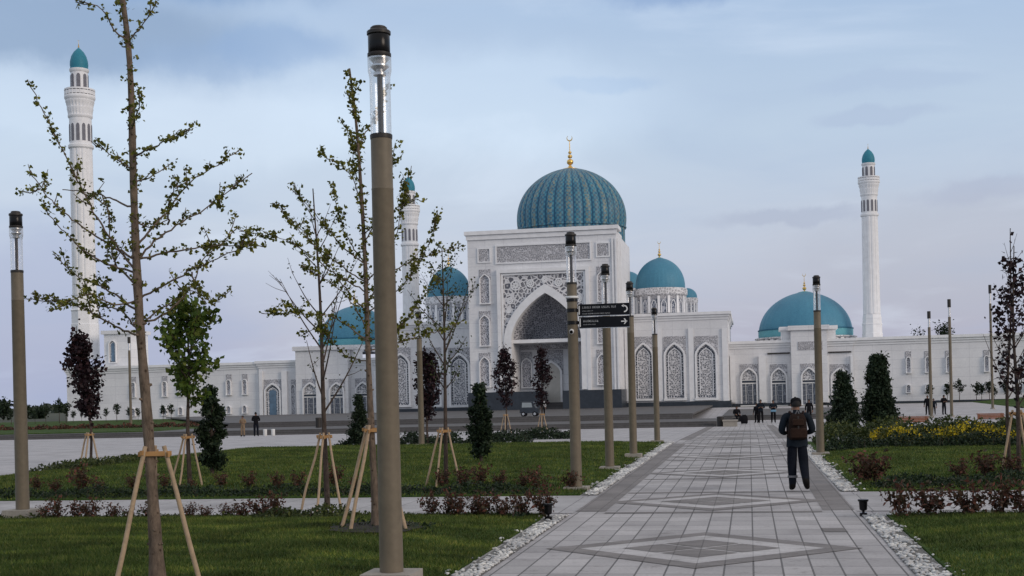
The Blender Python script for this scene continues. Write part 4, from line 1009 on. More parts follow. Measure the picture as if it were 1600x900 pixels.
def traced_tree(name, d, base_py, trunk, branches, label, leaf, rt, rb, lsize, spacing, bark, nper=6, spread=.022):
    b0 = trunk[0]; org = AD(b0[0], b0[1], d)
    dr = random.Random(len(branches) * 13)
    def W(q, dd=0.0): return AD(q[0], q[1], d + dd) - org
    t = thing(name, org, label, 'tree')
    mb = MB(); tp = resample([W(q) for q in trunk], .12); n = len(tp)
    wob = [1 + .05 * math.sin(i * 1.7) + .04 * math.sin(i * .6) for i in range(n)]
    mb.tube(tp, [(rb + (rt - rb) * (i / (n - 1)) ** .8) * wob[i] + (.03 * math.exp(-i / 2.0)) for i in range(n)], 14)
    # pruned knots
    for _ in range(26):
        i = random.randint(2, int(n * .55)); a = random.uniform(0, 6.28); p = tp[i]; r_ = rb + (rt - rb) * (i / (n - 1)) ** .8
        u = Vector((math.cos(a), math.sin(a), .25)); mb.tube([p + u * r_ * .7, p + u * (r_ + .02)], [.022, .010], 6)
    leaves = []
    for bi, br in enumerate(branches):
        k, pts = (br[0], br[1:]) if isinstance(br[0], (int, float)) else (1.0, br)
        sg = dr.choice((-1, 1)) * dr.uniform(.25, 1.0); L = len(pts)
        wp = [W(q, sg * .8 * i / (L - 1)) for i, q in enumerate(pts)]
        # start on the trunk
        i0 = min(range(n), key=lambda i: (tp[i] - wp[0]).length)
        if (tp[i0] - wp[0]).length < .25: wp[0] = tp[i0]
        bp = resample(wp, .06); m_ = len(bp)
        for i in range(1, m_ - 1): bp[i] = bp[i] + Vector((random.gauss(0, .006), random.gauss(0, .006), random.gauss(0, .006)))
        r0 = .014 * (0.6 + .4 * min(1, (bp[-1] - bp[0]).length / 1.5)) * (rb / .075)
        mb.tube(bp, [max(.005, r0 * (1 - .8 * i / (m_ - 1))) for i in range(m_)], 7)
        if k > 0:
            leaves += clusters(bp[int(m_ * .10):], spacing / k, .045, nper, spread)
            # side twigs
            for _ in range(int(3 * k * (bp[-1] - bp[0]).length)):
                i = random.randint(int(m_ * .25), m_ - 2); dirn = (bp[i + 1] - bp[i]).normalized()
                dv_ = (dirn + Vector((random.gauss(0, .7), random.gauss(0, .7), random.uniform(.1, .9)))).normalized(); l = random.uniform(.08, .26)
                q = [bp[i], bp[i] + dv_ * l * .5, bp[i] + dv_ * l + Vector((0, 0, l * .15))]
                mb.tube(q, [.006, .005, .003], 5); leaves += clusters(resample(q, .03), spacing * .8 / k, .03, nper, spread)
    i1 = int(n * .42)
    leaves += clusters(tp[i1:], spacing * .55, rb * 1.15, nper, spread)
    mb.build('trunk', bark, t, True)
    v = leaf_quads(np.array([p[:] for p in leaves]), lsize, .8, .3)
    fast_mesh('crown', v, 0, leaf, t)
    return t
def stakes(loc, htop, spread, label, rz=0.0, rot=(90, 210, 330), rr=.032, rtop=.095, batten=True, group='wooden tree stakes'):
    t = thing('tree_stakes', loc, label, 'tree stakes', group, rz)
    for a in rot:
        a = R(a); tp = Vector((math.cos(a) * rtop, math.sin(a) * rtop, htop + .06)); bt = Vector((math.cos(a) * spread, math.sin(a) * spread, -.12))
        ax = (tp - bt).normalized()
        pts = resample([bt, bt.lerp(tp, .35) + Vector((random.gauss(0, .008), random.gauss(0, .008), 0)), bt.lerp(tp, .7) + Vector((random.gauss(0, .008), random.gauss(0, .008), 0)), tp], .15)
        MB().tube(pts, [rr * (1.08 - .16 * i / len(pts)) for i in range(len(pts))], 10).build('stake', M_WOOD, t, True)
    if batten:
        P = [Vector((math.cos(R(a)) * (rtop + rr), math.sin(R(a)) * (rtop + rr), 0)) for a in rot]
        for i in range(3):
            a, b = P[i], P[(i + 1) % 3]; u = (b - a).normalized(); nrm = Vector((u.y, -u.x, 0)); e = .05; zc_ = htop - .012 * i
            q = [a - u * e - nrm * .012, b + u * e - nrm * .012, b + u * e + nrm * .012, a - u * e + nrm * .012]
            MB().prism([(p.x, p.y) for p in q], zc_ - .022, zc_ + .022, 'z').build('batten', M_BATTEN, t)
    return t
T1 = traced_tree('young_tree', 12.4, 905, [(247, 912), (238, 760), (228, 620), (220, 520), (213, 400), (208, 260), (205, 140), (200, 60), (193, 5), (186, -45)],
 [((213, 412), (150, 332), (98, 228), (43, 119)), ((210, 395), (138, 355), (80, 308), (48, 262)), (.5, (62, 290), (46, 295), (32, 293)), ((212, 415), (150, 398), (95, 352), (66, 318)),
  (1.2, (218, 526), (172, 500), (112, 470), (42, 462)), ((216, 480), (165, 445), (118, 425), (84, 392)), ((205, 264), (182, 243), (148, 218)), (0.03, (208, 312), (155, 299), (98, 291)),
  ((214, 440), (180, 405), (172, 370), (170, 330), (160, 300)), ((216, 470), (180, 470), (140, 455), (95, 468)), (1.2, (222, 468), (270, 432), (330, 402), (398, 372)), ((213, 400), (258, 358), (320, 320), (394, 265)),
  ((212, 388), (252, 335), (300, 278), (374, 229)), ((206, 246), (245, 222), (297, 197)), ((208, 287), (240, 268), (270, 248)), ((262, 345), (266, 305), (280, 275)), ((225, 505), (262, 470), (300, 448), (322, 470)),
  (1.2, (213, 405), (285, 385), (350, 378), (412, 380)), ((330, 310), (346, 318), (340, 305)), ((200, 52), (218, 40), (232, 20), (245, -2)), ((200, 68), (178, 40), (160, 10), (118, -3)), ((222, 492), (262, 482), (300, 440), (318, 400), (372, 350)),
  ((206, 200), (214, 170), (222, 140)), ((220, 515), (188, 478), (150, 470), (120, 440)), ((196, 30), (190, 0), (178, -25)), (1.2, (300, 420), (310, 450), (335, 470)), ((211, 350), (235, 350), (262, 338))],
 'tall bare young tree with small leaves at the left, nearest of all the trees', M_LEAFG, .025, .064, .039, .044, M_BARK, 4, .018)
p = G(247, 912, .1); p = AD(247, 912, 12.4)
stakes((p.x, p.y, p.z), 1.31, .50, 'peeled pine stakes propping the nearest bare tree at the left', 0, (116, 236, 356), .023, .10)
T2 = traced_tree('young_tree', 17.6, 828, [(589, 830), (583, 720), (577, 600), (573, 480), (570, 400), (563, 280), (556, 190), (546, 112)],
 [((570, 412), (530, 385), (490, 335), (454, 298)), ((572, 450), (520, 410), (475, 372), (430, 320)), (1.1, (574, 470), (520, 430), (450, 382), (374, 366)), ((568, 330), (545, 275), (500, 246)), ((564, 260), (548, 220), (532, 192)),
  (1.2, (576, 545), (520, 500), (465, 496), (408, 494)), ((570, 390), (600, 320), (612, 270), (618, 228)), ((572, 440), (610, 400), (628, 330), (643, 264)), (1.1, (575, 500), (630, 450), (668, 390), (684, 338)),
  (1.2, (577, 560), (640, 535), (690, 520), (724, 506)), ((560, 230), (590, 180), (606, 140)), ((574, 480), (600, 440), (650, 410), (728, 388)), ((572, 420), (545, 380), (530, 340), (520, 300)), ((566, 300), (552, 260), (556, 225)),
  (1.2, (576, 530), (620, 520), (660, 470), (690, 440)), (1.1, (576, 520), (545, 470), (505, 440), (470, 420)), ((570, 370), (598, 345), (640, 320), (664, 318)), ((574, 490), (540, 455), (500, 400), (460, 350)), (1.2, (578, 570), (540, 560), (500, 520), (468, 530)), ((556, 190), (548, 165), (544, 150))],
 'young green-leafed tree standing behind the nearest lamp post', M_LEAFG, .015, .056, .052, .052, M_BARK, 5, .026)
p = AD(589, 830, 17.6)
stakes((p.x, p.y, p.z), 1.36, .52, 'pine stakes around the green tree behind the nearest lamp post', 0, (196, 340, 240), .024)
# procedural trees: leader, ascending limbs, leaf bunches
def grow(name, px, py, d, H, cb, cw, nb, leaf, label, lsize, nleaf, rise=.9, bark=M_BARKD, rb=.045, spr=.05, lean=0.0, group=None, tw=2, bare=0.0, seed=1, shape='egg', per=None, z=None):
    rn = random.Random(seed); org = AD(px, py, d) if z is None else z
    t = thing(name, org, label, 'tree', group)
    tp = resample([Vector((0, 0, -.05)), Vector((rn.gauss(0, .02), rn.gauss(0, .02), H * .3)), Vector((lean * H * .5 + rn.gauss(0, .03), rn.gauss(0, .03), H * .65)), Vector((lean * H + rn.gauss(0, .04), rn.gauss(0, .05), H))], H * .05)
    n = len(tp); mb = MB(); mb.tube(tp, [rb * (1 - .82 * i / (n - 1)) for i in range(n)], 8)
    lv = []
    for k in range(nb):
        f = (k + rn.random()) / nb; hz = cb + (H - cb) * (f * .93); i = min(n - 2, int(hz / H * (n - 1))); p0 = tp[i]
        prof = {'egg': (.45 + f * 1.9) if f < .28 else (1 - (f - .28) / .72) ** .75 + .10, 'col': (1 - f) ** .45 * (.6 + .4 * min(1, f * 4 + .3)), 'up': (1.0 - .55 * f)}[shape]
        L = cw * .5 * prof * rn.uniform(.6, 1.2); a = k * 2.4 + rn.uniform(-.6, .6); u = Vector((math.cos(a), math.sin(a), 0))
        e = p0 + u * L + Vector((0, 0, rise * L * rn.uniform(.7, 1.3)))
        if e.z > H * 1.02: e.z = H * 1.02
        mid = p0.lerp(e, .5) + Vector((0, 0, -.10 * L))
        bp = resample([p0, mid, e], max(.05, L * .12)); m_ = len(bp)
        r0 = rb * .34 * (1 - .5 * f); mb.tube(bp, [max(.003, r0 * (1 - .75 * j / (m_ - 1))) for j in range(m_)], 5)
        wts = [bp]
        for _ in range(tw):
            j = rn.randint(int(m_ * .3), m_ - 2); dv_ = (u * .7 + Vector((rn.gauss(0, .6), rn.gauss(0, .6), rn.uniform(.2, 1.0)))).normalized(); l = L * rn.uniform(.25, .5)
            q = resample([bp[j], bp[j] + dv_ * l * .5, bp[j] + dv_ * l + Vector((0, 0, .1 * l))], max(.04, l * .2)); mb.tube(q, [max(.0025, r0 * .4 * (1 - .7 * jj / len(q))) for jj in range(len(q))], 4); wts.append(q)
        if rn.random() >= bare:
            for q in wts:
                for c in q[len(q) // 4:]:
                    for _ in range(nleaf):
                        lv.append(c + Vector((rn.gauss(0, spr), rn.gauss(0, spr), rn.gauss(0, spr * .9))))
    for c in tp[int(n * (cb / H)):]:
        for _ in range(nleaf): lv.append(c + Vector((rn.gauss(0, spr), rn.gauss(0, spr), rn.gauss(0, spr))))
    mb.build('trunk', bark, t, True)
    if lv: fast_mesh('crown', leaf_quads(np.array([p[:] for p in lv]), lsize, .75, .3), 0, leaf, t)
    return t
grow('sparse_tree', 512, 795, 22.4, 5.6, 1.9, 1.9, 18, M_LEAFO, 'thin half-bare tree with upright twigs left of the green tree', .05, 1, 1.6, M_BARKD, .055, .05, -.015, None, 2, .25, 5, 'up')
p = AD(512, 795, 22.4); stakes((p.x, p.y, p.z), 1.28, .48, 'pine stakes around the thin half-bare tree', 0, (200, 320, 265), .021)
grow('sparse_tree', 697, 755, 26.2, 4.85, 1.95, 1.45, 20, M_LEAFO, 'slim sparse-leaved tree in front of the left lattice windows', .055, 2, 1.5, M_BARKD, .05, .06, .0, None, 2, .15, 8, 'egg')
p = AD(697, 755, 26.2); stakes((p.x, p.y, p.z), 1.09, .44, 'pine stakes around the slim sparse tree before the lattice windows', 0, (205, 325, 255), .021)
grow('leafy_tree', 297, 758, 27.7, 4.1, 1.8, 1.4, 26, M_LEAFT, 'bright green leafy young tree right of the nearest bare tree', 0.13, 4, 1.15, M_BARKD, .055, .085, .01, None, 2, .0, 11, 'egg')
p = AD(297, 758, 27.7); stakes((p.x, p.y, p.z), 1.04, .42, 'pine stakes around the bright green leafy tree', 0, (205, 335, 260), .021)
grow('purple_tree', 142, 727, 41.0, 4.5, 1.55, .95, 28, M_LEAFP, 'dark purple tree at the left, before the left wing', .14, 5, 1.2, M_BARKD, .05, .10, -.10, 'dark purple young trees', 2, 0, 21, 'egg')
p = AD(142, 727, 41); stakes((p.x, p.y, p.z), 1.0, .40, 'stakes around the dark purple tree at the left', 0, (200, 340, 270), .028)
grow('purple_tree', 668, 696, 52.0, 3.9, 1.2, 1.0, 30, M_LEAFP, 'dark purple tree half hidden behind the lamp post at the far lawn edge', .14, 5, 1.2, M_BARKD, .05, .10, 0, 'dark purple young trees', 2, 0, 22, 'egg')
grow('purple_tree', 791, 676, 76.0, 5.3, 1.78, 1.38, 28, M_LEAFP, 'dark purple tree in front of the portal, left one of the two there', .14, 5, 1.2, M_BARKD, .05, .11, 0, 'dark purple young trees', 2, 0, 23, 'egg')
p = AD(791, 676, 76); stakes((p.x, p.y, p.z), 1.1, .40, 'stakes around the left purple tree before the portal', 0, (205, 335, 270), .03)
grow('purple_tree', 848, 676, 76.0, 5.25, 1.68, 1.1, 28, M_LEAFP, 'dark purple tree in front of the portal door, right one of the two there', .14, 4, 1.3, M_BARKD, .05, .10, 0, 'dark purple young trees', 2, .05, 25, 'egg')
p = AD(848, 676, 76); stakes((p.x, p.y, p.z), 1.1, .40, 'stakes around the right purple tree before the portal', 0, (205, 335, 270), .03)
grow('dark_leafy_tree', 1592, 745, 24.8, 4.45, 1.45, 1.0, 24, M_LEAFP, 'dark-leaved tree at the right edge with stakes below', .095, 2, 1.5, M_BARKD, .05, .075, 0, None, 2, .0, 31, 'egg')
grow('sparse_tree', 1578, 742, 25.4, 4.85, 1.5, 1.1, 16, M_LEAFO, 'bare twiggy tree beside the dark-leaved tree at the right edge', .03, 1, 1.7, M_BARKD, .04, .03, .03, None, 2, .7, 33, 'up')
p = AD(1590, 741, 25.2); stakes((p.x, p.y, p.z), 1.2, .46, 'pine stakes around the dark-leaved tree at the right edge', 0, (215, 290, 20), .024)

# evergreen bushes: dense leaf masses with an uneven outline on a short stem
def evergreen(px, py, d, H, W, label, seed, leaf=M_LEAFD, nclump=75, lsize=.10, top=.22, name='evergreen_bush', cat='bush', zb=.12, per=80, group=None, pos=None, mod=1.0):
    rn = random.Random(seed); org = AD(px, py, d) if pos is None else pos
    t = thing(name, org, label, cat, group)
    mb = MB(); pts = [(0, 0, -.05), (rn.gauss(0, .02), rn.gauss(0, .02), H * .4), (rn.gauss(0, .04), 0, H * .85)]
    mb.tube(resample(pts, .2), [.045 * (1 - .04 * i) for i in range(len(resample(pts, .2)))], 7)
    cs = []
    for k in range(nclump):
        f = rn.random() ** 1.35 * .97; zc_ = H * (zb + (1 - zb) * f)
        ww = W * .5 * ((1 - f) ** .75 * (1 - top) + top) * (min(1, f * 5 + .55)) * (.85 + mod * (.30 * math.sin(f * 8 + seed) + .18 * math.sin(f * 19 + seed * 2))); a = rn.uniform(0, 6.28); q = rn.uniform(.25, 1) ** .6
        c = Vector((math.cos(a) * ww * q, math.sin(a) * ww * q, zc_)); s = W * rn.uniform(.06, .13) * (1 - .4 * f)
        if rn.random() < .4: mb.tube([(0, 0, max(0, zc_ - .15 * H)), c], [.012, .005], 4)
        for _ in range(per): cs.append(c + Vector((rn.gauss(0, s), rn.gauss(0, s), rn.gauss(0, s * .95))))
    cs = [c for c in cs if .04 < c.z < H * 1.06]
    mb.build('stem', M_BARKD, t, True)
    fast_mesh('foliage', leaf_quads(np.array([p[:] for p in cs]), lsize, .6, .2), 0, leaf, t)
    return t
evergreen(332, 742, 31.6, 2.18, .80, 'dark evergreen bush right of the bright green tree', 41)
evergreen(752, 722, 34.8, 2.1, .74, 'narrow dark evergreen bush on the middle lawn before the portal plinth', 42, top=.30)
evergreen(562, 694, 52.0, 2.15, .85, 'dark evergreen bush mostly hidden behind the green tree trunk', 43)
evergreen(1319, 676, 59.0, 2.75, 1.45, 'shorter conical evergreen right of the lone lamp post', 44, top=.14, mod=.3, nclump=170, lsize=.14)
evergreen(1374, 676, 60.0, 3.55, 1.6, 'taller conical evergreen before the right wing door', 45, top=.24, mod=.3, nclump=230, lsize=.15)

# ------------------------------------------------------------------ shrubs, hedges, flower beds
def shrub_proto(H, W, leaf, n, lsize, seed, stems=9):
    rn = random.Random(seed); t = thing('red_leaved_shrub', (0, 0, 0), 'x', 'shrub'); mb = MB(); cs = []
    for k in range(stems):
        a = k * 2.4 + rn.random(); r_ = W * .5 * rn.uniform(.2, 1); h = H * rn.uniform(.55, 1.05)
        e = Vector((math.cos(a) * r_, math.sin(a) * r_, h)); q = resample([Vector((e.x * .15, e.y * .15, -.02)), Vector((e.x * .5, e.y * .5, h * .5)), e], .06)
        mb.tube(q, [.006 * (1 - .06 * i) for i in range(len(q))], 4)
        for c in q[len(q) // 3:]:
            for _ in range(n): cs.append(c + Vector((rn.gauss(0, .045), rn.gauss(0, .045), rn.gauss(0, .04))))
    mb.build('stems', M_BARKD, t); fast_mesh('foliage', leaf_quads(np.array([p[:] for p in cs]), lsize, .5, .4), 0, leaf, t); return t
PRO = [shrub_proto(.42, .52, M_LEAFR, 8, .072, s, 8) for s in (1, 2, 3)]
used_pro = [False] * 3
ORD = ['first', 'second', 'third', 'fourth', 'fifth', 'sixth', 'seventh', 'eighth', 'ninth', 'tenth', 'eleventh', 'twelfth', 'thirteenth', 'fourteenth', 'fifteenth', 'sixteenth', 'seventeenth', 'eighteenth', 'nineteenth', 'twentieth', 'twenty-first', 'twenty-second']
def shrub(x, y, z, sc, label, group):
    k = random.randrange(3)
    if not used_pro[k]: o = PRO[k]; used_pro[k] = True
    else: o = copy_tree(PRO[k])
    o.location = (x, y, z); o.rotation_euler = (0, 0, random.uniform(0, 6.28)); s = sc * random.uniform(.85, 1.2); o.scale = (s * random.uniform(.9, 1.15), s, s * random.uniform(.85, 1.15))
    o['label'] = label; o['group'] = group; return o
i = 0
for px in [835, 800, 772, 741, 727, 700, 683, 654, 408, 382, 358, 326, 300, 272, 205, 180, 150, 118, 92, 66, 50]:
    q = G(px, 813 + (840 - px) * .002, .05)
    shrub(q.x, 19.55 + random.uniform(-.12, .12), lz('a', q.x, 19.55), random.uniform(.66, .92) if px > 640 else random.uniform(.5, .78), 'red-leaved shrub edging the near left lawn, %s from the main path' % ORD[i], 'red-leaved shrubs edging the near left lawn'); i += 1
for i, px in enumerate([1400, 1449, 1507, 1560, 1590]):
    q = G(px, 800, .05); shrub(q.x, 19.25 + random.uniform(-.1, .1), lz('c', q.x, 19.25), 1.05, 'red-leaved shrub edging the near right lawn, %s from the black uplight' % ORD[i], 'red-leaved shrubs edging the near right lawn')
for i, px in enumerate([868, 815, 790, 752, 716, 690, 655, 520, 478, 430, 395, 345, 300, 262, 215, 172, 130, 98, 60, 20]):
    q = G(px, 776, .05); yy = 24.9 + random.uniform(-.1, .5)
    shrub(q.x, yy, lz('b', q.x, yy), 1.0 if px in (868, 815, 716, 98) else random.uniform(.6, .8), 'brownish-red shrub on the front edge of the middle lawn, %s from the signed lamp post' % ORD[i], 'brownish shrubs on the front edge of the middle lawn')
for i, (px, py, s) in enumerate([(1350, 752, 1.25), (1368, 752, 1.1), (1500, 752, .9), (1540, 750, 1.0), (1580, 750, .9)]):
    q = G(px, py, .05); shrub(q.x, q.y, lz('d', q.x, q.y), s, 'brownish-red shrub on the right middle lawn, %s from the path' % ORD[i], 'brownish shrubs on the right middle lawn')
def hedge(name, x0, x1, y0, y1, zf, h, label, seed, leaf=M_LEAFD, dens=500, lsize=.07, gap=0.0, cat='hedge', top=.0, group=None):
    """low bed of foliage: leaves spread through a bumpy volume"""
    r = np.random.default_rng(seed); n = int((x1 - x0) * (y1 - y0) * dens)
    x = r.uniform(x0, x1, n); y = r.uniform(y0, y1, n)
    b = .62 + .22 * np.sin(x * 3.1 + 1.3 * np.sin(y * 2.2 + seed)) + .16 * np.sin(x * 7.3 + seed) * np.sin(y * 5.1)
    e = np.clip(np.minimum(np.minimum(x - x0, x1 - x), np.minimum(y - y0, y1 - y)) / .25, .25, 1)
    u = r.uniform(0, 1, n) ** .6
    x = x + r.normal(0, .06, n); y = y + r.normal(0, .06, n)
    zb = np.array([zf(a, c) for a, c in zip(x, y)])
    z = zb + h * b * e * u + top * (r.uniform(0, 1, n) < .04) * r.uniform(0, 1, n)
    cx_, cy_, cz_ = (x0 + x1) / 2, (y0 + y1) / 2, float(zb.mean())
    t = thing(name, (cx_, cy_, cz_), label, cat, group)
    cen = np.stack([x - cx_, y - cy_, z - cz_], 1)
    fast_mesh('foliage', leaf_quads(cen, lsize, .6, .35), 0, leaf, t)
    mb = MB(); nx = max(4, int((x1 - x0) / .5)); r2 = random.Random(seed)
    for _ in range(min(80, nx * 2)):
        a, c = r2.uniform(x0, x1), r2.uniform(y0, y1); zz0 = zf(a, c)
        mb.tube([(a - cx_, c - cy_, zz0 - cz_ - .02), (a - cx_ + r2.gauss(0, .05), c - cy_, zz0 - cz_ + h * .5)], [.008, .004], 4)
    mb.build('stems', M_BARKD, t); return t
lb = lambda x, y: lz('b', x, y) if y < 48.6 else gz(y)
la = lambda x, y: lz('a', x, y); ld = lambda x, y: lz('d', x, y); lc = lambda x, y: lz('c', x, y)
hedge('ground_cover', -20.2, -3.95, 24.0, 24.75, lb, .26, 'dark green ground cover along the front edge of the middle lawn', 1, M_LEAFD, 700, .06, cat='ground cover')
hedge('ground_cover', -13.8, -3.7, 19.25, 19.8, la, .14, 'low dark plants between the red shrubs of the near left lawn', 2, M_LEAFO, 500, .055, cat='ground cover')
q0 = G(425, 812); q1 = G(560, 812)
hedge('low_bush', q0.x, q1.x, 18.7, 19.75, la, .34, 'low green mound of foliage beside the stakes of the thin tree', 3, M_LEAFO, 900, .06, cat='bush')
q0 = G(800, 812); hedge('low_bush', q0.x, -3.45, 19.2, 19.8, la, .30, 'small dark green bush beside the left black uplight', 4, M_LEAFD, 1200, .055, cat='bush')
hedge('ground_cover', 2.3, 12, 24.4, 25.5, ld, .26, 'dark green ground cover on the front edge of the right middle lawn', 5, M_LEAFD, 600, .065, cat='ground cover')
hedge('ground_cover', 2.05, 9, 19.0, 19.55, lc, .10, 'low dark plants between the red shrubs of the near right lawn', 25, M_LEAFO, 350, .05, cat='ground cover')
for x0p, x1p, yp, lab, s in ((522, 560, 700, 'low dark hedge left of the green tree at the far lawn edge', 6), (612, 715, 697, 'low dark hedge behind the lamp post at the far lawn edge', 7), (722, 822, 696, 'low dark hedge beneath the two purple trees', 8), (800, 895, 686, 'low dark hedge behind the signed lamp post', 9)):
    d = 52 if yp > 690 else 58; a, b = AD(x0p, yp, d), AD(x1p, yp, d)
    hedge('hedge', a.x, b.x, a.y, a.y + 2.0, lambda x, y: gz(y), .62, lab, s, M_LEAFD, 420, .12)
hedge('hedge', -20.2, -18.5, 33, 39, lb, .3, 'dark low plants at the far left corner of the middle lawn', 10, M_LEAFO, 350, .09)
# flower bed on the right
hedge('hedge', 2.15, 13.5, 38.8, 39.9, ld, .52, 'dark clipped hedge in front of the yellow flower bed', 11, M_LEAFD, 620, .085)
hedge('hedge', 2.15, 14, 41.6, 46.5, ld, .85, 'dark shrub bed behind the yellow flowers', 12, M_LEAFO, 300, .11)
for k, (x0, x1, h) in enumerate(((3.6, 5.2, .62), (5.3, 6.5, .72), (6.6, 8.4, .66), (8.5, 10.4, .82), (10.5, 13, .85))):
    bsh = hedge('flowering_bush', x0, x1, 40.0, 41.5, ld, h, 'yellow-flowered bush in the right bed, %s from the path' % ORD[k], 13 + k, M_LEAFY, 520, .085, cat='bush', group='yellow-flowered bushes in the right bed')
    n = int((x1 - x0) * 420); r = np.random.default_rng(60 + k); x = r.uniform(x0, x1, n); y = r.uniform(39.95, 41.4, n)
    keep = np.sin(x * 4.3 + k) + np.sin(x * 9.1) * .6 + r.normal(0, .5, n) > -.9; x, y = x[keep], y[keep]
    b = .62 + .22 * np.sin(x * 3.1 + 1.3 * np.sin(y * 2.2 + 13 + k)) + .16 * np.sin(x * 7.3 + 13 + k) * np.sin(y * 5.1)
    z = np.array([ld(a, c) for a, c in zip(x, y)]) + h * b * r.uniform(.55, 1.12, len(x)); L = bsh.location
    fl = fast_mesh('blossom', leaf_quads(np.stack([x - L.x, y - L.y, z - L.z], 1), .065, .8, .2), 0, M_FLOWER, bsh)
hedge('hedge', 14.5, 34, 50, 54, lambda x, y: gz(y), .7, 'dark hedge strip behind the right flower bed', 18, M_LEAFO, 160, .14)
# mulch ring under the green tree
p = AD(589, 830, 17.6); vs = [(p.x + .62 * math.cos(2 * math.pi * i / 28) * (1 + .12 * math.sin(i * 2.3)), p.y + .8 * math.sin(2 * math.pi * i / 28)) for i in range(28)]
o = MB().add([(x, y, lz('a', x, y) + .03) for x, y in vs] + [(p.x, p.y, lz('a', p.x, p.y) + .05)], [(i, (i + 1) % 28, 28) for i in range(28)]).build('mulch_bed', M_MULCH); o['kind'] = 'structure'
hedge('ground_cover', p.x - .7, p.x + .8, p.y - .2, p.y + .7, la, .15, 'dark creeping plants around the stakes of the green tree', 19, M_LEAFD, 260, .055, cat='ground cover')

# uplights
def uplight(px, py, label):
    q = G(px, py, .03); t = thing('uplight', q, label, 'spotlight', 'black garden uplights')
    MB().lathe([(.055, -.02), (.055, .03), (.02, .035), (.02, .06)], 16).build('foot', M_BLACK, t, True)
    MB().lathe([(.035, .061), (.055, .075), (.062, .19), (.078, .20), (.078, .225), (.066, .226)], 20).build('housing', M_BLACK, t, True)
    MB().lathe([(.064, .2265), (0, .2268)], 20).build('lens', M_DGREY, t)
uplight(857, 810, 'small black uplight on the pebbles left of the path'); uplight(1349, 804, 'small black uplight on the pebbles right of the path')
# ------------------------------------------------------------------ distant small trees
PROF = []
def small_tree(px, py, d, h, label, group, seed):
    p = AD(px, py, d); k = seed % 4
    if k >= len(PROF):
        o = grow('topiary_tree', 0, 0, 0, 2.2, .95, 1.05, 9, M_LEAFD, label, .17, 3, .8, M_BARKD, .04, .10, 0, group, 1, 0, 70 + k, 'egg', z=Vector((0, 0, 0))); PROF.append(o)
    else: o = copy_tree(PROF[k])
    s = h / 2.3; o.location = p; o.scale = (s * (1.05 if seed % 3 else .8), s, s); o.rotation_euler = (0, 0, seed * 1.3); o['label'] = label; o['group'] = group; o['category'] = 'tree'
i = 0
for px, yt, yb in ((93, 620, 660), (104, 628, 661), (115, 640, 660), (128, 636, 659), (140, 641, 659), (152, 641, 659), (166, 637, 660), (183, 630, 660), (202, 636, 659), (216, 637, 659), (255, 632, 658), (268, 631, 658), (72, 634, 662), (18, 638, 664), (55, 642, 662)):
    d = 146; small_tree(px, yb, d, (yb - yt) * d / FPX, 'small dark tree in the row before the left wing, %s from the left' % ORD[i] if 0 else 'small round-headed tree before the left wing, about %s along the row' % ORD[i], 'small trees in the row before the left wing', i); i += 1
i = 0
for px, yt, yb in ((1453, 598, 628), (1480, 596, 627), (1499, 590, 626), (1526, 594, 625), (1534, 597, 625), (1546, 592, 625), (1554, 602, 625), (1571, 594, 624), (1590, 598, 624)):
    d = 147; small_tree(px, yb, d, (yb - yt) * d / FPX, 'small round-headed tree before the right wing, about %s along the row' % ORD[i], 'small trees in the row before the right wing', i + 2); i += 1
# far tree line on the left horizon and behind the right wing
for k, (px, yt, d, lab) in enumerate(((5, 628, 210, 'far dark tree at the left edge of the horizon'), (38, 634, 215, 'far low tree on the left horizon beside the left lamp post'), (62, 640, 220, 'far small tree on the left horizon before the wing end'),
                                      (1478, 507, 190, 'treetop showing over the roof of the right wing'), (1440, 513, 195, 'thin bare treetop over the right wing roof'))):
    base_z = gz(200); p = AD(px, 640, d); p.z = base_z; top = AD(px, yt, d).z - base_z
    grow('distant_tree', 0, 0, 0, top, top * (.4 if k < 3 else .8), top * .75 if k < 3 else top * .16, 16, M_LEAFD, lab, .55 if k < 3 else .3, 3 if k < 4 else 1, .8, M_BARKD, .12, .45, 0, None, 1, 0 if k < 4 else .5, 90 + k, 'egg', z=p)
r = np.random.default_rng(3); n = 9000; ang = r.uniform(R(-60), R(60), n); dist = r.uniform(420, 520, n)
hh = (3.5 + 2.5 * np.sin(ang * 37) + 1.5 * np.sin(ang * 91)) * r.uniform(0, 1, n)
o = fast_mesh('distant_woods', leaf_quads(np.stack([np.sin(ang) * dist, np.cos(ang) * dist, -.3 + hh], 1), 2.4, .7, .2), 0, leafmat('far_woods_leaves', (0.02, 0.03, 0.022), (0.035, 0.048, 0.032), (0.05, 0.06, 0.04)), None); o['kind'] = 'stuff'
# planting on the far left lawn, low hedge line before the far wings
hedge('hedge', -105, -46, 104, 106, far_lawn_z, .5, 'long low brownish hedge on the lawn before the left wing', 20, M_LEAFR, 60, .22)
hedge('hedge', 30, 75, 112, 114, bank, .6, 'long low hedge on the grass bank before the right wing', 22, M_LEAFO, 60, .22)

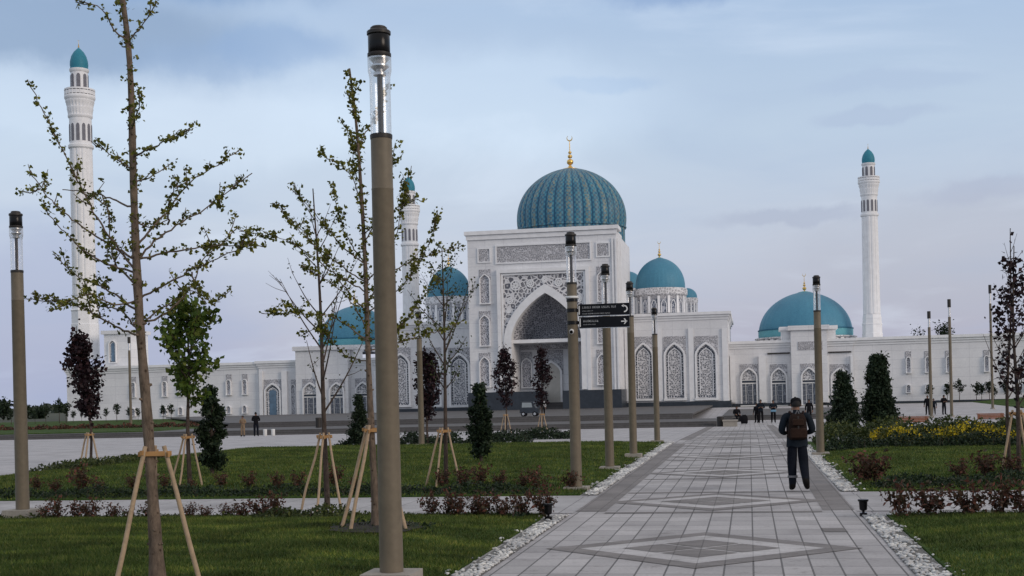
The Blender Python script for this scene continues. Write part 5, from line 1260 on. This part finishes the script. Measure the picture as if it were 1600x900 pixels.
# ------------------------------------------------------------------ bins, benches, cart
def bin_(px, py, d, w_, h, label, m, white=False):
    p = AD(px, py, d); t = thing('litter_bin', p, label, 'bin')
    MB().lathe([(w_ * .42, 0), (w_ * .5, .03), (w_ * .5, h * .86)], 20).build('body', m, t, True)
    MB().lathe([(w_ * .53, h * .861), (w_ * .53, h * .94), (w_ * .40, h), (w_ * .28, h * .985), (0, h * .98)], 20).build('lid', m, t, True)
bin_(1126, 667, 85, .48, .68, 'dark litter bin at the end of the steps left of the path', M_DGREY); bin_(498, 669, 96, .45, .75, 'dark litter bin on the upper steps behind the thin tree', M_DGREY)
bin_(414.5, 684, 87, .26, .46, 'white cylindrical bollard beside the dark standing man, left of two', M_WHITEP); bin_(427, 683, 87, .26, .46, 'white cylindrical bollard at the foot of the steps, right of two', M_WHITEP)
p = AD(1141, 668, 84); t = thing('stone_planter', p, 'grey stone block beside the path at the end of the steps', 'planter')
MB().prism([(-.45, -.6), (.45, -.6), (.45, .6), (-.45, .6)], -.05, .36, 'z').build('block', M_CONC, t); MB().prism([(-.5, -.65), (.5, -.65), (.5, .65), (-.5, .65)], .361, .44, 'z').build('coping', M_CONC, t)
def bench(px, py, d, w_, label):
    p = AD(px, py, d); t = thing('bench', p, label, 'bench', 'wooden benches on the right of the plaza')
    for k in range(4): MB().box(-w_ / 2, w_ / 2, -.25 + .125 * k, -.25 + .125 * k + .105, .38, .43).build('seat_slat', M_WOODRED, t)
    for k in range(3): MB().box(-w_ / 2, w_ / 2, -.275, -.252, .06 + .105 * k, .06 + .105 * k + .095).build('front_slat', M_WOODRED, t)
    for s in (-1, 1): MB().box(s * (w_ / 2 - .12) - .05, s * (w_ / 2 - .12) + .05, -.245, .24, -.05, .378).build('leg', M_CONC, t)
bench(1424, 659, 82, 2.05, 'reddish wooden bench right of the taller conical evergreen'); bench(1547, 653, 88, 1.75, 'reddish wooden bench below the tall light mast by the right edge')
p = AD(828, 650, 99.6); t = thing('utility_cart', p, 'small dark utility cart parked before the portal door', 'cart')
MB().prism([(-.72, .25), (.72, .25), (.72, .62), (.5, .66), (.34, 1.12), (-.62, 1.15), (-.72, .7)], -.42, .42).build('body', M_PLINTH, t)
MB().prism([(-.55, .70), (.28, .70), (.20, 1.06), (-.52, 1.08)], -.428, -.422).build('window', plain('pale_cart_window', (.30, .34, .36), .3, .1, 3), t)
for sx_ in (-.45, .45):
    for sy_ in (-.44, .36):
        wh = MB().tube([(sx_, sy_, .19), (sx_, sy_ + .1, .19)], [.19, .19], 18).build('wheel', M_BLACK, t, True); MB().tube([(sx_, sy_ - .006, .19), (sx_, sy_ - .001, .19)], [.1, .1], 14).build('rim', M_CHROME, wh, True)

# ------------------------------------------------------------------ people
SKIN = plain('skin', (0.20, 0.11, 0.075), 0.6, 0.08, 8); HAIRM = plain('black_hair', (0.010, 0.009, 0.009), 0.7, 0.3, 60)
def cloth(n, c, v=.25): return plain(n, c, 0.9, v, 7, spec=.1, scale2=30)
NAVY = cloth('dark_navy_cloth', (0.012, 0.017, 0.024)); JEANS = cloth('dark_blue_trousers', (0.008, 0.010, 0.016), .4); BROWN = cloth('brown_canvas', (0.019, 0.012, 0.010), .4); BLACKC = cloth('black_cloth', (0.009, 0.009, 0.011))
BEIGE = cloth('beige_cloth', (0.24, 0.17, 0.11)); LBLUE = cloth('pale_blue_cloth', (0.16, 0.30, 0.42)); GREYC = cloth('grey_cloth', (0.16, 0.16, 0.17)); WHITEC = cloth('white_cloth', (0.6, 0.6, 0.6), .1); SHOE = cloth('dark_leather', (0.010, 0.009, 0.009)); SOLE = cloth('brown_leather', (0.03, 0.025, 0.016))
def person(loc, label, H=1.72, pose=None, mats=None, rz=0.0, detail=False, radii=None, cat='person', group=None, hat=False):
    """one skinned body; head, torso, arms and legs follow the pose joints (x right, y forward, z up; metres for H=1.72)"""
    P = dict(pel=(0, 0, .93), wst=(0, 0, 1.06), chs=(0, .01, 1.27), nck=(0, 0, 1.46), hd0=(0, .01, 1.53), hd1=(0, .015, 1.62), hd2=(0, .01, 1.695),
             hipL=(-.095, 0, .90), kneL=(-.11, .03, .49), ankL=(-.12, -.02, .09), toeL=(-.13, .16, .035), heeL=(-.12, -.06, .04),
             hipR=(.095, 0, .90), kneR=(.11, .03, .49), ankR=(.12, -.02, .09), toeR=(.13, .16, .035), heeR=(.12, -.06, .04),
             shL=(-.19, 0, 1.41), elL=(-.26, -.02, 1.13), wrL=(-.26, .09, .88), hnL=(-.255, .13, .79), shR=(.19, 0, 1.41), elR=(.26, -.02, 1.13), wrR=(.26, .09, .88), hnR=(.255, .13, .79))
    if pose: P.update(pose)
    RAD = dict(pel=(.165, .125), wst=(.165, .125), chs=(.180, .13), nck=(.060, .062), hd0=(.070, .085), hd1=(.082, .100), hd2=(.060, .072), hip=(.105, .108), kne=(.080, .082), ank=(.066, .070), toe=(.040, .028), hee=(.036, .034), sh=(.088, .088), el=(.068, .068), wr=(.040, .040), hn=(.035, .042))
    if radii: RAD.update(radii)
    names = list(P); idx = {k: i for i, k in enumerate(names)}
    E = [('pel', 'wst'), ('wst', 'chs'), ('chs', 'nck'), ('nck', 'hd0'), ('hd0', 'hd1'), ('hd1', 'hd2')]
    for s in 'LR': E += [('pel', 'hip' + s), ('hip' + s, 'kne' + s), ('kne' + s, 'ank' + s), ('ank' + s, 'toe' + s), ('ank' + s, 'hee' + s), ('chs', 'sh' + s), ('sh' + s, 'el' + s), ('el' + s, 'wr' + s), ('wr' + s, 'hn' + s)]
    k = H / 1.72
    me = bpy.data.meshes.new('skeleton'); me.from_pydata([Vector(P[n]) * k for n in names], [(idx[a], idx[b]) for a, b in E], [])
    ob = bpy.data.objects.new('skeleton', me); C.objects.link(ob)
    sk = ob.modifiers.new('skin', 'SKIN'); sk.use_smooth_shade = True; sk.branch_smoothing = .3
    for n in names:
        key = n[:-1] if n[-1] in 'LR' and n[:-1] in RAD else n
        v = me.skin_vertices[0].data[idx[n]]; v.radius = (RAD[key][0] * k, RAD[key][1] * k); v.use_root = (n == 'pel')
    sb = ob.modifiers.new('sub', 'SUBSURF'); sb.levels = sb.render_levels = 2 if detail else 1
    dg = bpy.context.evaluated_depsgraph_get(); dg.update(); bme = bpy.data.meshes.new_from_object(ob.evaluated_get(dg)); bpy.data.objects.remove(ob)
    t = thing('person', loc, label, cat, group, rz)
    mats = mats or {}
    ML = [mats.get('skin', SKIN), mats.get('top', NAVY), mats.get('legs', JEANS), mats.get('shoe', SHOE)]
    bme.materials.clear()
    for q in ML: bme.materials.append(q)
    segs = [(Vector(P[a]) * k, Vector(P[b]) * k, a, b) for a, b in E]
    for f in bme.polygons:
        c = f.center; best = None
        for a, b, na, nb in segs:
            u = b - a; tt = max(0, min(1, (c - a).dot(u) / u.length_squared)); dd = (c - (a + u * tt)).length
            if best is None or dd < best[0]: best = (dd, na, nb, tt)
        _, na, nb, tt = best
        if nb in ('hd0', 'hd1', 'hd2') : mi = 0 if not (nb == 'hd0' and tt < .3) else 1
        elif nb[:2] in ('hn',): mi = 0
        elif nb[:3] in ('toe', 'hee') or (nb[:3] == 'ank' and tt > .93): mi = 3
        elif nb[:3] in ('kne', 'ank', 'hip') and c.z < .90 * k: mi = 2
        elif c.z < .86 * k and nb[:2] not in ('wr', 'el'): mi = 2
        else: mi = 1
        f.material_index = mi; f.use_smooth = True
    bo = bpy.data.objects.new('body', bme); C.objects.link(bo); bo.parent = t
    # hair cap around the back and top of the head
    h1 = Vector(P['hd1']) * k; n_ = 20; vs = []; fs = []; rows = 9
    for j in range(rows + 1):
        th = math.pi * .62 * j / rows
        for i in range(n_):
            a = 2 * math.pi * i / n_; fr = math.sin(a); lim = th * (1 - .38 * max(0, fr))
            q = Vector((math.sin(lim) * math.cos(a) * .089, math.sin(lim) * math.sin(a) * .112, math.cos(lim) * .118)) * k
            q *= 1 + .02 * math.sin(i * 3.1 + j * 2.3); vs.append(h1 + q + Vector((0, -.012 * k, -.005 * k)))
    for j in range(rows):
        for i in range(n_): fs.append((j * n_ + i, j * n_ + (i + 1) % n_, (j + 1) * n_ + (i + 1) % n_, (j + 1) * n_ + i))
    MB().add(vs, fs).build('hair', mats.get('hair', HAIRM), t, True)
    # ears, nose
    if detail:
        mb = MB()
        for s in (-1, 1): mb.lathe([(0, -.034), (.014, -.022), (.018, 0), (.014, .02), (0, .030)], 10, (h1.x + s * .088, h1.y - .005, h1.z - .015))
        mb.build('ear', ML[0], t, True)
    MB().tube([h1 + Vector((0, .092, .01)) * k, h1 + Vector((0, .118, -.025)) * k, h1 + Vector((0, .098, -.035)) * k], [.010, .014, .008], 7).build('nose', ML[0], t, True)
    mb = MB()
    for s in (-1, 1): mb.lathe([(0, -.012), (.011, -.006), (.011, .006), (0, .012)], 8, (h1.x + s * .033 * k, h1.y + .090 * k, h1.z + .012 * k))
    mb.build('eye', BLACKC, t, True)
    # fingers
    for s in 'LR':
        w_, h_ = Vector(P['wr' + s]) * k, Vector(P['hn' + s]) * k; u = (h_ - w_).normalized(); side = u.cross(Vector((0, 0, 1)) if abs(u.z) < .8 else Vector((0, 1, 0))).normalized(); nn = side.cross(u); mb = MB()
        for j, ln in enumerate((.062, .072, .068, .052)):
            b0 = h_ + side * (j - 1.5) * .019 * k; b1 = b0 + u * (.028 + ln * .5) * k; b2 = b1 + (u * .7 - nn * .7) * ln * .6 * k; mb.tube([b0, b1, b2], [.010 * k, .0095 * k, .007 * k], 7)
        sg = -1 if s == 'L' else 1
        mb.tube([w_.lerp(h_, .4) + side * .02 * sg, h_ + side * .05 * sg - nn * .01, h_ + side * .048 * sg + u * .035], [.013 * k, .012 * k, .008 * k], 7)
        mb.build('fingers', ML[0], t, True)
    return t
WALK = dict(hipL=(-.085, 0, .90), kneL=(-.095, .06, .50), ankL=(-.088, .03, .09), toeL=(-.105, .20, .035), heeL=(-.088, -.03, .035),
            hipR=(.085, -.01, .90), kneR=(.115, .02, .49), ankR=(.110, -.32, .20), toeR=(.150, -.19, .05), heeR=(.112, -.38, .19), pel=(0, 0, .93),
            elL=(-.285, -.06, 1.11), wrL=(-.20, .15, 1.06), hnL=(-.12, .21, 1.09), elR=(.285, -.06, 1.11), wrR=(.20, .15, 1.06), hnR=(.12, .21, 1.09), shL=(-.205, 0, 1.40), shR=(.205, 0, 1.40), hd0=(0, .03, 1.53), hd1=(0, .04, 1.60), hd2=(0, .045, 1.675), chs=(0, .03, 1.27))
q = G(1247, 767, .01); MANP = Vector((q.x, q.y, .008))
person(MANP, 'man walking away on the path in dark jacket and trousers, wearing a brown backpack', 1.74, WALK, dict(top=NAVY, legs=JEANS), R(4), True, dict(hip=(.118, .118), kne=(.092, .092), ank=(.072, .076), toe=(.048, .038), hee=(.044, .040)))
# his backpack, beret-like cap and the jacket hem
t = thing('backpack', MANP, 'brown canvas backpack on the back of the man walking away', 'backpack', rz=R(4))
def soft(pts_w, name, m, y0, d_, par, zlist):
    """rounded bag: stack of rounded-rectangle rings"""
    vs = []; fs = []; n = 20
    for z, hw, dd in zlist:
        for i in range(n):
            a = 2 * math.pi * i / n; ca, sa = math.cos(a), math.sin(a); x = hw * math.copysign(abs(ca) ** .55, ca); y = dd * .5 * math.copysign(abs(sa) ** .6, sa)
            vs.append((x, y0 - dd * .5 + y, z))
    for j in range(len(zlist) - 1):
        for i in range(n): fs.append((j * n + i, j * n + (i + 1) % n, (j + 1) * n + (i + 1) % n, (j + 1) * n + i))
    fs.append(tuple(range(n - 1, -1, -1))); fs.append(tuple((len(zlist) - 1) * n + i for i in range(n)))
    return MB().add(vs, fs).build(name, m, par, True)
BROWN2 = cloth('lighter_brown_canvas', (0.028, 0.016, 0.012), .4); STRAPM = cloth('dark_brown_webbing', (0.022, 0.012, 0.010))
soft(0, 'main_compartment', BROWN, -.095, .17, t, [(.96, .13, .10), (.985, .165, .15), (1.05, .175, .17), (1.20, .17, .17), (1.34, .155, .15), (1.42, .125, .11), (1.445, .08, .06)])
soft(0, 'front_pocket', BROWN2, -.268, .07, t, [(.99, .12, .04), (1.01, .145, .07), (1.10, .15, .075), (1.16, .145, .07), (1.18, .12, .04)])
soft(0, 'upper_pocket', BROWN2, -.262, .05, t, [(1.22, .09, .03), (1.235, .11, .05), (1.33, .105, .05), (1.35, .08, .03)])
for s in (-1, 1):
    MB().tube(resample([Vector((s * .10, -.13, 1.43)), Vector((s * .125, .0, 1.475)), Vector((s * .13, .135, 1.36)), Vector((s * .16, .12, 1.18)), Vector((s * .165, -.09, 1.02))], .05), [.022] * len(resample([Vector((s * .10, -.13, 1.43)), Vector((s * .125, .0, 1.475)), Vector((s * .13, .135, 1.36)), Vector((s * .16, .12, 1.18)), Vector((s * .165, -.09, 1.02))], .05)), 8).build('shoulder_strap', STRAPM, t, True)
MB().tube(resample([Vector((-.03, -.16, 1.44)), Vector((0, -.17, 1.50)), Vector((.03, -.16, 1.44))], .02), [.008] * len(resample([Vector((-.03, -.16, 1.44)), Vector((0, -.17, 1.50)), Vector((.03, -.16, 1.44))], .02)), 7).build('haul_loop', GREYC, t, True)
for z in (1.20, 1.38): MB().box(-.012, .012, -.325, -.318, z - .03, z + .02).build('buckle', M_DGREY, t)
man = [o for o in C.objects if o.name.startswith('person') and o.parent is None][0]
# jacket hem and trouser cuff belong to his clothing
vs = []; fs = []; n = 28
for j, (z, rx, ry) in enumerate(((.83, .196, .150), (.88, .196, .152), (.95, .192, .150), (1.04, .185, .146))):
    for i in range(n):
        a = 2 * math.pi * i / n; w_ = 1 + .02 * math.sin(3 * a + j); vs.append((rx * w_ * math.cos(a), ry * w_ * math.sin(a), z + (.012 * math.sin(5 * a) if j == 0 else 0)))
for j in range(3):
    for i in range(n): fs.append((j * n + i, j * n + (i + 1) % n, (j + 1) * n + (i + 1) % n, (j + 1) * n + i))
MB().add(vs, fs).build('jacket_hem', NAVY, man, True)
MB().lathe([(.088, .25), (.094, .255), (.093, .285), (.086, .29)], 18, (-.090, .042, 0)).build('trouser_cuff', GREYC, man, True)
MB().lathe([(.090, -.075), (.097, -.04), (.101, -.005), (.098, .03), (.080, .062), (.045, .078), (0, .083)], 24, (0, .035, 1.66)).build('cap', BLACKC, man, True)

def far_person(px, py, d, hpx, label, mats, rz=0.0, pose=None, bag=None):
    p = AD(px, py, d); return person(p, label, hpx * d / FPX, pose, mats, rz, False)
BENT = dict(elL=(-.27, .0, 1.14), wrL=(-.14, .20, 1.12), hnL=(-.07, .24, 1.16), elR=(.27, .0, 1.14), wrR=(.14, .20, 1.12), hnR=(.07, .24, 1.16))
STEP = dict(kneR=(.11, .10, .50), ankR=(.12, .18, .10), toeR=(.13, .34, .05), heeR=(.12, .14, .04), kneL=(-.11, -.04, .49), ankL=(-.12, -.22, .14), toeL=(-.12, -.06, .045), heeL=(-.12, -.26, .12))
far_person(1189, 662, 93, 37, 'man with grey collar standing on the path, middle of the group before the right gate', dict(top=NAVY, legs=BLACKC), R(180), BENT)
far_person(1182.5, 661, 94, 31, 'person in black half hidden behind the grey-collared man', dict(top=BLACKC, legs=BLACKC), R(150))
fp = far_person(1208.5, 661, 93, 36, 'person in navy jacket with a pale blue bag at the waist', dict(top=NAVY, legs=BLACKC), R(185), BENT)
t = thing('waist_bag', fp.location, 'pale blue bag at the waist of the navy-jacketed person', 'bag', rz=R(5))
soft(0, 'pouch', LBLUE, -.10, .12, t, [(.80, .15, .06), (.83, .20, .11), (.93, .20, .11), (.96, .15, .06)]); MB().lathe([(.205, .86), (.215, .865), (.215, .895), (.205, .90)], 20).build('strap', LBLUE, t, True)
far_person(1264.5, 660, 93, 35.5, 'person in dark clothes standing just left of the lone lamp post', dict(top=BLACKC, legs=BLACKC), R(170))
far_person(1243, 655, 102, 35.5, 'person on the steps mostly hidden behind the head of the walking man', dict(top=GREYC, legs=JEANS), R(180))
SIT = dict(pel=(0, 0, .46), wst=(0, .01, .58), chs=(0, .03, .78), nck=(0, .04, .95), hd0=(0, .05, 1.02), hd1=(0, .06, 1.10), hd2=(0, .06, 1.175), hipL=(-.095, .02, .45), kneL=(-.13, .42, .47), ankL=(-.13, .42, .09), toeL=(-.13, .58, .035), heeL=(-.13, .37, .04), hipR=(.095, .02, .45), kneR=(.13, .42, .47), ankR=(.13, .42, .09), toeR=(.13, .58, .035), heeR=(.13, .37, .04),
           shL=(-.19, .03, .90), elL=(-.25, .06, .65), wrL=(-.15, .28, .56), hnL=(-.13, .36, .53), shR=(.19, .03, .90), elR=(.25, .06, .65), wrR=(.15, .28, .56), hnR=(.13, .36, .53))
far_person(1151, 659, 99, 36, 'person in black sitting on the stone edge at the end of the steps', dict(top=BLACKC, legs=BLACKC), R(200), SIT)
p = AD(1151, 659, 99); t = thing('stone_block', p, 'low stone block under the sitting person in black', 'block'); MB().prism([(-.3, -.28), (.3, -.28), (.3, .2), (-.3, .2)], -.05, .33, 'z').build('seat', M_STEP, t); MB().prism([(-.32, -.3), (.32, -.3), (.32, .22), (-.32, .22)], .331, .36, 'z').build('slab', M_CONC, t)
p = AD(1163, 663, 91); t = thing('wheeled_bag', p, 'bulky black bag standing on the path beside the seated person', 'bag')
soft(0, 'body', BLACKC, .15, .34, t, [(.05, .16, .2), (.09, .24, .32), (.35, .26, .36), (.58, .22, .30), (.68, .12, .16)]); MB().tube([(-.08, 0, .66), (-.06, 0, .86), (.06, 0, .86), (.08, 0, .66)], [.014] * 4, 8).build('handle', GREYC, t, True)
for s in (-1, 1): MB().tube([(s * .17 - .02, -.05, .045), (s * .17 + .02, -.05, .045)], [.045, .045], 12).build('wheel', M_BLACK, t, True)
far_person(1449.5, 648, 104, 31, 'person in dark coat, leftmost of the three by the light masts', dict(top=BLACKC, legs=BLACKC), R(160))
far_person(1459, 648, 104, 26, 'shorter person in dark clothes, middle of the three by the light masts', dict(top=NAVY, legs=BLACKC), R(170), STEP)
far_person(1475, 647, 104, 31, 'person in dark clothes, rightmost of the three by the light masts', dict(top=BLACKC, legs=JEANS), R(200), BENT)
far_person(380, 685, 86, 33, 'person in a beige coat standing at the foot of the steps', dict(top=BEIGE, legs=BEIGE), R(175), BENT)
far_person(400.5, 684, 86, 38, 'man in dark clothes standing at the foot of the steps beside the bollards', dict(top=BLACKC, legs=JEANS), R(10), BENT)
far_person(849, 650, 100, 27, 'person in a white top partly hidden behind the right purple tree', dict(top=WHITEC, legs=BLACKC), R(180))

# everything that stands on the ground rests on it
for o in C.objects:
    if o.parent is None and o.get('category') in ('tree', 'bush', 'tree stakes', 'person', 'bin', 'bench', 'bag', 'backpack', 'cart', 'block', 'planter', 'mast') and o is not man and not o.name.startswith('backpack'):
        g = surf(o.location.x, o.location.y)
        if abs(o.location.z - g) < .45: o.location.z = g
bag_ = [o for o in C.objects if o.name.startswith('waist_bag')][0]; bag_.location.z = fp.location.z
sit_ = [o for o in C.objects if o.name.startswith('stone_block')][0]
